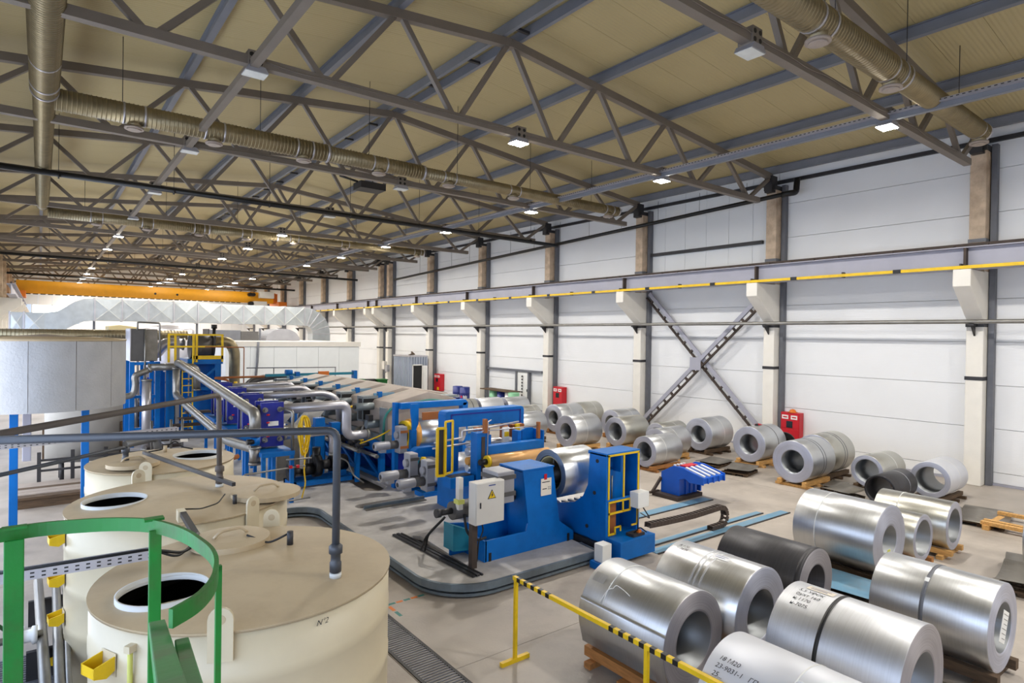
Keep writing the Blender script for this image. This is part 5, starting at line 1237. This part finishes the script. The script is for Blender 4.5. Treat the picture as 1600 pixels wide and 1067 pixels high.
rp = thing('rusty_pipe', 'rusty bent pipe with white union left of the exchanger stand', 'pipe', (3.1, 13.4, .2))
MB().tube([(3.0, 13.4, .2), (3.0, 13.4, 1.3), (3.3, 13.6, 1.32)], .05, 10, bend=.08).build('pipe', 'brown_orange', rp); MB().cyl((3.0, 13.4, .75), (3.0, 13.4, .9), .07).build('union', 'white', rp)
# pumps
pu = thing('pump_skid', 'blue pump skid with two black motor pumps', 'pump', (5.6, 14.8, .2))
MB().box(4.75, 6.35, 14.55, 14.65, .25, .36).box(4.75, 6.35, 15.1, 15.2, .25, .36).box(4.75, 4.85, 14.55, 15.2, .25, .36).box(6.25, 6.35, 14.55, 15.2, .25, .36).build('skid_frame', 'blue', pu)
for x0, s in ((5.35, 1.0), (4.75, .72)):
    z_ = .36+.3*s
    MB().cyl((x0, 14.85, z_), (x0+.16*s, 14.85, z_), .28*s, 24).build('volute', 'black', pu); MB().cyl((x0+.08*s, 14.85, z_), (x0+.08*s, 14.85, z_+.45*s), .1*s, 16).build('outlet', 'black', pu)
    MB().cyl((x0+.16*s, 14.85, z_), (x0+.42*s, 14.85, z_), .12*s, 16).build('coupling', 'steel_dark', pu); mo = MB().cyl((x0+.42*s, 14.85, z_), (x0+.85*s, 14.85, z_), .19*s, 22).build('motor', 'black', pu)
    for k in range(9): MB().box(x0+.44*s, x0+.8*s, 14.85-.008, 14.85+.008, z_+.18*s, z_+.215*s).build('fin', 'black', mo) if k == 0 else None
MB().box(6.0, 6.15, 14.7, 14.85, .36, .5).build('blue_block', 'blue', pu)
MB().tube([(5.8, 14.6, .9), (6.1, 14.5, .75), (6.2, 14.4, .4), (6.4, 14.2, .22)], .02, 8, bend=.1).build('cable', 'steel_pipe', pu)
tag(MB().box(4.7, 5.5, 15.6, 16.3, .2, 1.5).build('stainless_tank', 'sheet_steel', bevel=.01), 'stainless steel box tank behind the black pumps', 'tank')
for k in range(2):
    tg = thing('inclined_duct', ['left grey inclined chute behind the silver pipes', 'right grey inclined chute behind the silver pipes'][k], 'chute', (5.2+.8*k, 16.6, .2), 'grey inclined chutes')
    MB().prism([(4.75+.85*k, 1.35), (5.1+.85*k, 1.25), (5.75+.85*k, 1.95), (5.4+.85*k, 2.05)], 16.9, 17.2).build('chute', 'cabinet_grey', tg); MB().cyl((5.6+.85*k, 16.85, 1.95), (5.6+.85*k, 16.9, 1.95), .12, 20).build('round_cover', 'black', tg); MB().box(5.2+.85*k, 5.3+.85*k, 17, 17.1, .2, 1.3).build('leg', 'blue', tg)
for k in range(2):
    tag(MB().box(5.6+.42*k, 5.85+.42*k, 15.4, 15.6, .2, 1.75-.15*k).build('blue_upright', 'blue', bevel=.01), ['taller blue upright behind the bent silver pipe', 'shorter blue upright behind the bent silver pipe'][k], 'post')

# ---- blue tower with platform, fan and steel tank
tw = thing('blue_tower', 'blue steel pipe tower with ladder at the head of the line', 'tower', (3.8, 24.5, 0))
for x, y in ((2.45, 24.0), (3.2, 24.0), (2.45, 25.4), (3.2, 25.4)): MB().box(x-.07, x+.07, y-.07, y+.07, 0, 2.88).build('leg', 'blue', tw)
for x, y in ((3.36, 24.3), (3.5, 24.0), (3.98, 24.3), (2.8, 24.6)): MB().box(x-.045, x+.045, y-.05, y+.05, 0, 2.75).build('slim_post', 'blue', tw)
for x, y in ((3.62, 24.1), (4.3, 24.0), (5.1, 24.0), (4.3, 25.6), (5.1, 25.6)): MB().box(x-.1, x+.1, y-.1, y+.1, 0, 2.9 if x > 4 else 2.7).build('leg', 'blue', tw)
for z in (.6, 1.7, 2.82): MB().box(2.4, 3.26, 23.95, 24.07, z-.05, z+.05).build('cross_beam', 'blue', tw)
MB().box(4.1, 5.25, 23.85, 25.75, 2.78, 2.95).build('platform', 'blue', tw)
MB().beam((4.3, 23.95, 2.0), (5.1, 23.95, 2.7), .08, .08).beam((4.3, 23.95, 2.6), (5.1, 23.95, 1.95), .08, .08).beam((4.2, 23.95, 1.9), (5.2, 23.95, 1.9), .12, .1).build('cross_brace', 'blue', tw)
MB().box(4.35, 5.1, 24.4, 24.5, 0, 2.75).box(3.3, 3.5, 24.5, 24.6, 0, 2.5).box(3.9, 4.05, 24.6, 24.7, 0, 2.3).build('sheet_panel', 'blue', tw)
MB().box(3.75, 3.87, 24.0, 24.12, .2, 3.75).build('grey_upright', 'motor_grey', tw)
ld = MB().box(4.22, 4.26, 23.7, 23.74, .2, 3.4).box(3.9, 3.93, 23.7, 23.74, .2, 2.9).build('ladder_stile', 'yellow', tw)
for k in range(11): MB().box(3.9, 4.25, 23.705, 23.735, .35+.24*k, .38+.24*k).build('ladder_rung', 'yellow', tw)
for x, y in ((3.52, 23.9), (3.72, 23.9), (4.28, 23.85), (4.38, 23.85), (5.22, 23.85), (5.22, 25.7)): MB().box(x-.035, x+.035, y-.03, y+.03, 2.85, 3.85).build('guard_post', 'yellow', tw)
for z in (3.82, 3.4): MB().box(3.5, 5.25, 23.84, 23.88, z-.03, z+.03).box(5.2, 5.24, 23.85, 25.7, z-.03, z+.03).build('guard_rail', 'yellow', tw)
MB().box(4.25, 5.25, 23.82, 23.85, 2.95, 3.08).build('toe_board', 'yellow', tw)
st = thing('steel_header_tank', 'grey stainless box tank on top of the blue tower legs', 'tank', (2.8, 24.6, 2.88))
MB().box(2.4, 2.8, 24.0, 25.3, 2.9, 4.0).build('shell', 'motor_dark', st, bevel=.02); MB().box(2.81, 3.2, 24.0, 25.3, 2.9, 3.98).build('shell', 'sheet_steel', st, bevel=.02)
MB().box(2.385, 2.41, 23.98, 25.3, 2.9, 4.0).build('edge_plate', 'alu_pipe', st)
MB().tube([(2.6, 24.0, 3.95), (2.6, 24.0, 4.22), (3.25, 24.0, 4.2), (3.28, 24.0, 2.9)], .03, 8, bend=.05).tube([(2.82, 23.95, 2.3), (2.82, 23.95, 4.0)], .03, 8).build('vent_pipe', 'steel_pipe', st)
fn = thing('fan_drum', 'dark round exhaust fan on the yellow railed platform', 'fan', (4.8, 24.6, 2.95))
MB().cyl((4.35, 24.7, 3.4), (5.05, 24.7, 3.4), .42, 28).build('casing', 'motor_dark', fn); MB().cyl((4.3, 24.7, 3.4), (4.4, 24.7, 3.4), .45, 28).cyl((5.0, 24.7, 3.4), (5.08, 24.7, 3.4), .45, 28).build('flange', 'steel_dark', fn); MB().cyl((5.1, 24.6, 3.4), (5.1, 24.6, 4.1), .06).cyl((5.1, 24.6, 4.05), (5.1, 24.6, 4.2), .1).build('exhaust_stub', 'black', fn); MB().box(4.4, 5.0, 24.4, 25.0, 2.95, 3.05).build('foot', 'blue', fn)
lag('dusty bent duct dropping from the fan on the platform', [(5.05, 25.6, 3.55), (5.85, 25.6, 3.55), (6.05, 25.6, 3.2), (6.05, 25.6, 1.2)], .2, mt='duct')
lag('grey lagged pipe crossing the tower and turning down', [(2.9, 23.7, 2.7), (3.9, 23.6, 2.72), (4.35, 23.6, 2.68), (4.35, 23.6, 1.9)], .12, mt='steel_pipe')
lag('grey S-shaped pipe in front of the tower legs', [(1.9, 23.4, 1.75), (2.45, 23.4, 1.8), (2.5, 23.4, 2.2), (2.45, 23.4, 2.45), (2.9, 23.4, 2.65)], .1, mt='steel_pipe')
lag('upright grey lagged pipe before the tower', [(2.8, 23.3, .02), (2.8, 23.3, 2.3)], .14, mt='alu_pipe')
lag('bright short silver duct behind the yellow ladder cage', [(3.2, 25.9, 3.05), (3.4, 25.9, 3.1), (3.7, 25.9, 3.5), (4.3, 25.9, 3.45)], .2)
og = thing('gas_pipe', 'orange gas pipe with fittings beside the tower', 'pipe', (5.6, 24.2, 1.8))
MB().tube([(4.6, 23.6, 3.4), (5.9, 23.6, 3.38), (5.9, 23.6, 2.0)], .02, 8, bend=.04).tube([(4.9, 23.5, 2.3), (6.6, 23.5, 2.3)], .04, 8).tube([(4.9, 23.5, 2.3), (5.35, 23.5, 2.2), (5.4, 23.5, 1.85)], .04, 8, bend=.08).build('pipe', 'brown_orange', og); MB().cyl((5.6, 23.5, 1.85), (5.6, 23.5, 2.15), .06).build('regulator', 'yellow', og)
jk = thing('junk_frame', 'dark pipework and steps low inside the tower base', 'pipework', (3.6, 22, .2))
for k in range(6): MB().box(2.6+.25*k, 3.6+.2*k, 21.5+.2*k, 21.9+.2*k, .3+.18*k, .36+.18*k).build('step_plate', 'rust_dark', jk)
for x in (2.6, 3.1, 3.4): MB().cyl((x, 20.5, .1), (x, 20.5, 1.3), .035).build('riser', 'steel_pipe', jk)
MB().tube([(1.8, 19, .9), (2.6, 19.5, .95), (2.65, 19.5, .3)], .1, 12, bend=.15).build('grey_elbow', 'steel_pipe', jk)
# ================================================================== COILS
def skid(cx, cy, ang, L, r, kind, label):
    """timber cradle below a coil: two long beams, cross blocks"""
    k = thing('timber_skid', label, 'pallet', (cx, cy, 0), 'timber skids under the coils')
    k.rotation_euler = (0, 0, ang)
    ORG[k.name] = Vector((0, 0, 0))
    w_ = min(.34, r*.62)
    for s in (-1, 1):
        MB().box(-L/2-.06, L/2+.06, s*w_-.05, s*w_+.05, .07, .185 if r > .45 else .16).build('beam', kind, k)
    for t in (-L*.42, 0, L*.42):
        MB().box(t-.05, t+.05, -w_-.16, w_+.16, 0, .07).build('cross_bar', kind, k)
def coil(label, x, y, r, L, ang, ri, body='galv', edge='edge', z0=.12, straps=(), strap_mat='white', strap_w=.006, grp='steel coils', texts=(), flap=None, sk='wood', sklabel=None, tel=.004):
    """(x, y): centre of the near face on the ground; ang: direction in which the coil runs away"""
    a = math.radians(ang); cx, cy = x+math.cos(a)*L/2, y+math.sin(a)*L/2
    c = thing('steel_coil', label, 'coil', (cx, cy, z0), grp); c.rotation_euler = (0, 0, a)
    rnd = random.Random(label)
    def part(m, nm, mats, par=None, bevel=0):
        ORG['_'] = Vector((0, 0, 0))
        o = m.build(nm, mats, None, bevel, origin=(0, 0, 0)); ORG.pop(o.name, None)
        o.parent = c if par is None else par
        o.location = (0, 0, r) if par is None else (0, 0, 0); return o
    prof = [(ri, -L/2)]; n = 9
    for i in range(1, n): prof.append((ri+(r-ri)*i/n, -L/2-rnd.uniform(0, tel)))
    prof += [(r-.004, -L/2), (r, -L/2+.004), (r, L/2-.004), (r-.004, L/2), (ri, L/2), (ri, -L/2)]
    mis = [1]*n+[0, 0, 0, 1, 2]
    m = MB(); m.lathe(prof, axis='X', n=72, mis=mis); b = part(m, 'wound_body', [body, edge, 'bore' if body != 'coil_dark' else 'coil_dark'])
    for s in straps:
        m = MB(); m.lathe([(r+.001, s-strap_w), (r+.004, s-strap_w), (r+.004, s+strap_w), (r+.001, s+strap_w)], axis='X', n=72); part(m, 'strap', strap_mat)
    def on(u, v, off=.003):  # u along the coil, v round it from the top towards local +y
        th = v/r; return (u, (r+off)*math.sin(th), (r+off)*math.cos(th))
    for t in texts: t(c, part, on, L, r)
    if flap:
        s, th0, ln = flap   # loose outer end leaving the coil tangentially
        m = MB(); pts = []
        th = math.radians(th0)
        for i in range(9): q = th*i/8*.35+th*.65; pts.append((s*(r+.012)*math.sin(q), (r+.012)*math.cos(q)))
        tx, tz = s*math.cos(th), -math.sin(th); e = pts[-1]; pts.append((e[0]+tx*ln, e[1]+tz*ln))
        vs = [(-L/2-.01, p[0], p[1]) for p in pts]+[(L/2, p[0], p[1]) for p in pts]; k = len(pts)
        vs += [(-L/2-.01, p[0]*1.004, p[1]*1.004) for p in pts]+[(L/2, p[0]*1.004, p[1]*1.004) for p in pts]
        fs = [(i, i+1, k+i+1, k+i) for i in range(k-1)]+[(2*k+i+1, 2*k+i, 3*k+i, 3*k+i+1) for i in range(k-1)]+[(0, k, 3*k, 2*k), (k-1, 3*k-1, 4*k-1, 2*k-1)]+[(i, 2*k+i, 2*k+i+1, i+1) for i in range(k-1)]
        m.add(vs, fs, True); part(m, 'loose_end', body)
    if sk: skid(cx, cy, a, L, r, sk, sklabel or 'timber skid under the '+label.split(',')[0])
    return c
def writing(lines, u0, v0, size, mt='ink', sgn=1):
    def f(c, part, on, L, r):
        for i, tx in enumerate(lines):
            ob = text_mesh(tx, size, lambda X, Y: on(u0-sgn*Y*1.0+sgn*i*size*1.25, v0+sgn*X) if False else (lambda p: p)(on(u0+i*0, v0)), mt, 'tmp', None) if False else None
            mb = lettering(tx, size, lambda X, Y, i=i: on(u0-X, v0+(i*size*1.2-Y), .004))
            part(mb, 'writing', mt)
    return f
def lettering(body, size, fn, shear=.2):
    cu = bpy.data.curves.new('text', 'FONT'); cu.body = body; cu.size = size; cu.shear = shear; cu.resolution_u = 2
    ob = bpy.data.objects.new('text', cu); COL.objects.link(ob)
    dg = bpy.context.evaluated_depsgraph_get(); dg.update()
    me = bpy.data.meshes.new_from_object(ob.evaluated_get(dg)); bpy.data.objects.remove(ob)
    mb = MB(); mb.add([fn(v.co.x, v.co.y) for v in me.vertices], [tuple(p.vertices) for p in me.polygons]); bpy.data.meshes.remove(me)
    return mb
def patch(u0, u1, v0, v1, mt='paper', nm='label_sheet', off=.004, lines=0):
    def f(c, part, on, L, r):
        m = MB(); n = 6
        vs = [on(u, v0+(v1-v0)*i/n, off) for u in (u0, u1) for i in range(n+1)]
        m.add(vs, [(i, i+1, n+2+i, n+1+i) for i in range(n)]); o = part(m, nm, mt)
        for k in range(lines):
            m = MB(); vv = v0+(v1-v0)*(k+1)/(lines+1); m.add([on(u0+(u1-u0)*.12, vv-.004, off+.002), on(u1-(u1-u0)*(.15+.1*(k % 3)), vv-.004, off+.002), on(u1-(u1-u0)*(.15+.1*(k % 3)), vv+.004, off+.002), on(u0+(u1-u0)*.12, vv+.004, off+.002)], [(0, 1, 2, 3)]); part(m, 'print_line', 'ink_blue', o)
    return f
def facecard(yc, zc, w_, h_, tilt, mt='paper'):
    def f(c, part, on, L, r):
        ca, sa = math.cos(tilt), math.sin(tilt)
        q = lambda u, v, o=0: (-L/2-.015-o, yc+u*ca-v*sa, zc+u*sa+v*ca)
        m = MB(); m.add([q(-w_/2, -h_/2), q(w_/2, -h_/2), q(w_/2, h_/2), q(-w_/2, h_/2), q(-w_/2, -h_/2, .004), q(w_/2, -h_/2, .004), q(w_/2, h_/2, .004), q(-w_/2, h_/2, .004)], [(0, 1, 2, 3), (7, 6, 5, 4), (0, 4, 5, 1), (1, 5, 6, 2), (2, 6, 7, 3), (3, 7, 4, 0)])
        o = part(m, 'tag_card', mt)
        if mt == 'white':
            for k in range(6):
                m = MB(); v = h_*(.38-.15*k); m.add([q(-w_*.4, v-.003, .006), q(w_*(.4-.1*(k % 3)), v-.003, .006), q(w_*(.4-.1*(k % 3)), v+.003, .006), q(-w_*.4, v+.003, .006)], [(0, 1, 2, 3)]); part(m, 'print_line', 'ink', o)
    return f
def tie(u, v0):
    def f(c, part, on, L, r):
        m = MB(); m.tube([on(u, v0, .01), on(u-.02, v0-.05, .02), on(u-.16, v0-.03, .012), on(u-.25, v0-.0, .01)], .004, 6, bend=.04).tube([on(u, v0, .01), on(u+.05, v0+.03, .02), on(u+.1, v0+.2, .012)], .004, 6, bend=.05)
        part(m, 'wire_ends', 'white')
    return f
# coils in front: axis along the hall, face towards the viewer.  local +y of these points to the left of the photo
coil('large bright coil left in front row, tied with white wire', 5.63, 3.96, .53, 1.23, 90, .31, 'galv', 'edge_dull', straps=(.28,), flap=(1, 105, .22), texts=[tie(.22, .42), patch(.38, .56, .3, .42, 'galv_matt', 'chalk_patch')], sklabel='timber skid under the wire-tied coil at left front')
coil('bright coil second in front row, with a faint label strip', 6.78, 3.85, .55, 1.18, 90, .29, 'galv_bright', 'edge', straps=(.08, .02, -.06), strap_mat='galv_matt', strap_w=.012, texts=[writing(['R 170', 'n-7075'], .50, .12, .06, 'ink'), patch(.0, -.22, .02, .13, 'galv_matt', 'label_sheet', lines=2)], sk='wood_dark')
coil('dark grey oiled coil lying behind the bright front pair', 8.40, 3.98, .48, 1.25, 90, .26, 'coil_dark', 'edge_dull', straps=(-.58,), strap_mat='coil_dark', strap_w=.03, sk='wood_dark')
coil('big bluish coil at centre right with yellow tag inside', 10.88, 3.99, .58, 1.31, 88, .25, 'galv', 'edge', straps=(.28,), texts=[facecard(.06, -.17, .1, .1, 0, 'lime')], sk='wood_dark')
coil('thinner coil with wide bore beside the big bluish coil', 12.12, 3.92, .41, 1.25, 88, .31, 'galv_warm', 'edge', sk='wood')
coil('loose ended coil on orange timber, right of the thinner coil', 13.30, 3.81, .44, 1.22, 90, .31, 'galv_warm', 'edge', straps=(.22,), flap=(-1, 75, .1), sk='wood_pale')
coil('coil at right edge with grey strap and paper tag in bore', 8.84, 2.04, .51, 1.24, 88, .29, 'galv', 'edge', straps=(.04,), strap_mat='steel_grey', strap_w=.022, texts=[facecard(.02, .02, .2, .36, .45, 'white'), patch(.02, .07, .3, .36, 'white', 'strap_clip')], sk='wood_dark')
coil('pale coil at lower centre with black strap and handwriting', 6.57, 2.11, .57, 1.25, 90, .31, 'galv_matt', 'edge_dull', straps=(.12,), strap_mat='black', strap_w=.02, texts=[patch(.46, .18, -.06, .04, 'paper', 'label_sheet', lines=2), writing(['5.5 УРСК', 'бухт 160', 'н 1170', 'н-7075'], .50, .12, .062)], sk='wood_dark')
coil('white coated coil cut by the bottom edge, with handwritten numbers', 5.03, 1.90, .55, 1.25, 90, .28, 'coil_pale', 'edge', straps=(-.1,), texts=[writing(['18 М20', '23-9031-1   ГПФ2', '25...', 'С-774'], .54, .33, .062), tie(-.1, .25)], sk='wood')
# coils along the wall: axis across the hall, face towards the line
WC = [
 ('coil on the wall side with white wire band, left of the pair', 14.41, 15.47, .55, .28, 'galv', (-.1,), 'white', .006, 'wood_pale'),
 ('unbanded warm grey coil right of the wire banded one', 16.03, 14.66, .51, .31, 'galv_warm', (), 'white', .006, 'wood_pale'),
 ('coil peeping out behind the wire banded pair', 17.6, 16.35, .5, .28, 'galv', (.2,), 'white', .006, 'wood'),
 ('long coil behind the wire banded coil, below the fire cabinet', 16.43, 18.39, .54, .28, 'galv', (-.05,), 'white', .006, 'wood'),
 ('second coil of the row behind, nearer the wall', 17.95, 18.75, .52, .28, 'galv_warm', (.2,), 'white', .006, 'wood'),
 ('coil half hidden behind the leveller end plate', 13.75, 17.6, .5, .28, 'galv', (), 'white', .006, 'wood_dark'),
 ('coil between the leveller and the wall, face hidden', 14.95, 19.3, .5, .28, 'galv_warm', (.35,), 'white', .006, 'wood_dark'),
 ('near coil of the three nested by the wall braces', 14.19, 11.82, .45, .28, 'galv', (-.15,), 'white', .006, 'wood'),
 ('middle coil of the three nested by the wall braces', 15.62, 12.55, .46, .28, 'galv', (-.05,), 'white', .006, 'wood_pale'),
 ('far coil of the three nested by the wall braces', 16.75, 13.45, .45, .28, 'galv_warm', (.1,), 'white', .006, 'wood_pale'),
 ('coil below the cross of the wall braces', 17.83, 12.51, .55, .29, 'galv', (.1,), 'white', .006, 'wood_dark'),
 ('coil with one black strap and a red glove on top', 17.49, 10.43, .55, .31, 'galv', (.15,), 'black', .01, 'wood_pale'),
 ('front twin coil with two dark straps before the fire cabinet', 15.94, 8.23, .56, .31, 'galv', (-.03, .1), 'steel_grey', .014, 'wood_pale'),
 ('rear twin coil with two dark straps before the fire cabinet', 17.40, 8.35, .57, .28, 'galv_warm', (.0, .13), 'steel_grey', .014, 'wood_dark'),
 ('wide bored coil on the wall side, second from right', 17.17, 6.87, .41, .30, 'galv_warm', (.15,), 'white', .006, 'wood_dark'),
 ('wide bored pale coil beside the nearest column', 17.24, 5.46, .44, .315, 'coil_pale', (.05,), 'white', .006, 'wood_dark'),
 ('strapped coil far back beyond the bridle stand', 13.9, 22.3, .52, .28, 'galv_warm', (.35,), 'steel_dark', .014, 'wood_dark'),
 ('pale coil far back beside the green drum', 15.3, 22.3, .52, .28, 'galv_matt', (), 'white', .006, 'wood_dark'),
 ('last coil far back, closest to the wall door', 16.8, 22.3, .5, .28, 'galv', (), 'white', .006, 'wood_dark'),
]
for lb, x, y, r, ri, bd, st_, sm, sw, sk_ in WC:
    coil(lb, x, y, r, 1.25, -3.7 if 'second from right' in lb else 0, ri, bd, 'edge', straps=st_, strap_mat=sm, strap_w=sw, grp='steel coils by the wall', sk=sk_)
coil('small dark grey coil with telescoped bore before the right coils', 15.56, 5.93, .34, 1.3, 0, .285, 'coil_dark', 'edge_dark', straps=(.2,), strap_mat='galv_matt', strap_w=.004, grp='steel coils by the wall', sk='wood_dark', tel=.05)
coil('coil end just inside the right picture edge', 13.2, 1.43, .6, 1.25, 90, .28, 'galv', 'edge', sk='wood_dark')
coil('bright coil mounted on the decoiler between the blue housings', 7.5, 8.48, .45, .9, 0, .33, 'galv_bright', 'edge_blue', z0=.93, sk=None, grp='decoiler coil')
md = thing('mandrel', 'dark expanding mandrel with pale core ring inside the decoiler coil', 'mandrel', (7.6, 8.48, 1.38))
MB().cyl((7.44, 8.48, 1.38), (8.3, 8.48, 1.38), .18, 20).build('shaft', 'black', md); MB().lathe([(.3, 7.52), (.325, 7.52), (.325, 8.2), (.3, 8.2)], (0, 8.48, 1.38), axis='X', n=40, closed=True).build('core_ring', 'deck', md)
for k in range(4): MB().box(7.6, 8.2, 8.46, 8.5, 1.55, 1.69).build('segment', 'steel_dark', md) if k == 0 else MB().beam((7.6, 8.48+.24*math.cos(k*PI/2+PI/2), 1.38+.24*math.sin(k*PI/2+PI/2)), (8.2, 8.48+.24*math.cos(k*PI/2+PI/2), 1.38+.24*math.sin(k*PI/2+PI/2)), .08, .08).build('segment', 'steel_dark', md)
gl = thing('work_glove', 'red and black work glove on the strapped coil', 'glove', (18.0, 10.43, 1.22))
MB().lathe([(0, 0), (.05, .01), (.06, .03), (.045, .06), (0, .065)], (18.0, 10.43, 1.215), n=14).build('palm', 'red', gl)
for k in range(4): MB().tube([(18.03, 10.40+.025*k, 1.24), (18.1, 10.39+.03*k, 1.25), (18.15, 10.38+.035*k, 1.235)], .012, 8).build('finger', 'red', gl)
MB().tube([(17.98, 10.46, 1.24), (17.97, 10.53, 1.24)], .013, 8).build('thumb', 'red', gl); MB().cyl((17.86, 10.42, 1.235), (17.96, 10.43, 1.245), .04, 12).build('cuff', 'black', gl)
# dark chair-back like lid and small things behind the twin coils
bk = thing('black_disc', 'black round disc leaning in front of the large fire cabinet', 'disc', (18.6, 9.9, 0))
MB().cyl((18.9, 10.05, .66), (18.95, 10.07, .68), .34, 28).cyl((18.88, 10.05, .66), (18.9, 10.05, .66), .1, 16).build('disc', 'black', bk); MB().beam((19.1, 10.1, 0), (18.96, 10.07, .7), .06, .04).build('stay', 'steel_dark', bk)

# loose sheets and empty pallets
def sheet(label, x, y, w_, d_, rot, z=.12, curl=.05, mt='sheet_steel', pallet=True, pm='wood_dark'):
    s = thing('steel_sheet', label, 'sheet', (x, y, z), 'offcut sheets'); s.rotation_euler = (0, 0, rot)
    m = MB(); n = 10; vs = []
    for t in (0, .004):
        for i in range(n+1):
            u = i/n
            for v in (0, 1): vs.append((w_*(u-.5), d_*(v-.5), t+curl*(2*u-1)**2-(curl*.5 if v else 0)*(1-u)+curl*.55))
    k = 2*(n+1)
    fs = [(2*i, 2*i+1, 2*i+3, 2*i+2) for i in range(n)]+[(k+2*i+2, k+2*i+3, k+2*i+1, k+2*i) for i in range(n)]
    fs += [(0, k, k+1, 1), (2*n, 2*n+1, k+2*n+1, k+2*n)]+[(2*i, 2*i+2, k+2*i+2, k+2*i) for i in range(n)]+[(2*i+3, 2*i+1, k+2*i+1, k+2*i+3) for i in range(n)]
    m.add(vs, fs, True); o = m.build('plate', mt, None, origin=(0, 0, 0)); ORG.pop(o.name, None); o.parent = s
    if pallet:
        p = thing('wooden_pallet', 'wooden pallet under the '+label.split(',')[0], 'pallet', (x, y, 0), 'wooden pallets'); p.rotation_euler = (0, 0, rot); ORG[p.name] = Vector((0, 0, 0))
        for j in range(3):
            MB().box(-w_*.46, w_*.46, -d_*.4+j*d_*.4-.05, -d_*.4+j*d_*.4+.05, 0, .06).build('runner', pm, p)
        for j in range(5): MB().box(-w_*.44+j*w_*.22-.05, -w_*.44+j*w_*.22+.05, -d_*.45, d_*.45, .06, .085).build('deck_board', pm, p)
sheet('bent grey sheet offcut left of the strapped glove coil', 16.3, 10.0, 1.0, .8, .2)
sheet('flat grey sheet behind the coil car', 16.7, 11.1, 1.0, .8, .1, curl=.02)
sheet('curled sheet offcut between the twin coils and the dark coil', 15.9, 6.95, .9, .7, -.35, z=.16, curl=.07)
sheet('dark flat sheet beside the twin coils', 16.7, 7.45, .9, .45, .1, curl=.01)
sheet('long flat sheet lying beside the nearest column', 16.6, 4.2, 1.6, .9, .15, z=.09, curl=.01)
sheet('folded dark sheet at the right picture edge', 12.5, 2.6, 1.1, .7, .1, curl=.09)
sheet('pale sheet offcut at the far right of the floor', 13.3, 2.75, .8, .6, .2, z=.2, curl=.01)
sheet('small sheet on the floor right of the strapped coil', 9.9, 3.1, .9, .5, .3, z=.09, curl=.02)
sheet('patterned metal plate below the grey strapped coil', 8.0, 2.1, .5, .9, 0, z=.01, curl=.005, pallet=False)
sheet('blue film covered sheet under the big bluish coil', 9.9, 4.3, .8, 1.1, 0, z=.1, curl=.06, mt='blue_light')
ep = thing('wooden_pallet', 'empty orange-brown pallet on the floor below the nearest column', 'pallet', (16.4, 3.6, 0), 'wooden pallets')
for yy in (3.2, 3.95): MB().box(15.7, 17.1, yy-.06, yy+.06, 0, .1).build('runner', 'wood_pale', ep)
for xx in (15.8, 16.0, 17.0): MB().box(xx-.06, xx+.06, 3.1, 4.05, .1, .17).build('deck_board', 'wood_pale', ep)

# yellow and black barrier
ba = thing('safety_barrier', 'yellow safety barrier with black striped top rail', 'barrier', (4.55, 4.7, 0))
for yy in (5.72, 3.72):
    MB().box(4.53, 4.57, yy-.02, yy+.02, .05, 1.0).build('post', 'yellow', ba); MB().box(4.34, 4.76, yy-.025, yy+.025, 0, .05).build('foot', 'yellow', ba)
MB().box(4.528, 4.572, 1.6, 5.76, .985, 1.03).build('top_rail', 'yellow', ba)
for y0, n in ((5.1, 5), (3.35, 7)):
    for k in range(n):
        yy = y0+.13*k; MB().box(4.526, 4.574, yy, yy+.06, .983, 1.032).build('black_stripe', 'black', ba)
mk = thing('floor_marking_tape', 'worn green and yellow tape marks on the floor', 'floor tape', (4.0, 8.6, 0))
for k in range(9): MB().box(3.98, 4.03, 7.6+.2*k, 7.76+.2*k, .0, .002).build('tape_piece', 'orange' if k % 2 else 'hose_green', mk)
for k in range(5): MB().box(4.03+.12*k, 4.13+.12*k, 8.0, 8.05, .0, .002).build('tape_piece', 'orange' if k % 2 else 'hose_green', mk)
for o in list(bpy.data.objects):
    if o.type == 'MESH' and o.name.startswith('tmp'): bpy.data.objects.remove(o)

tg_ = thing('cable_trough', 'grey steel cable trough along the pit in the plinth', 'trough', (6.2, 12.0, .2))
MB().box(5.45, 6.9, 12.05, 12.09, .2, .28).build('side', 'kerb_steel', tg_); MB().box(5.45, 6.9, 11.95, 12.05, .2, .22).build('lip', 'sheet_steel', tg_)
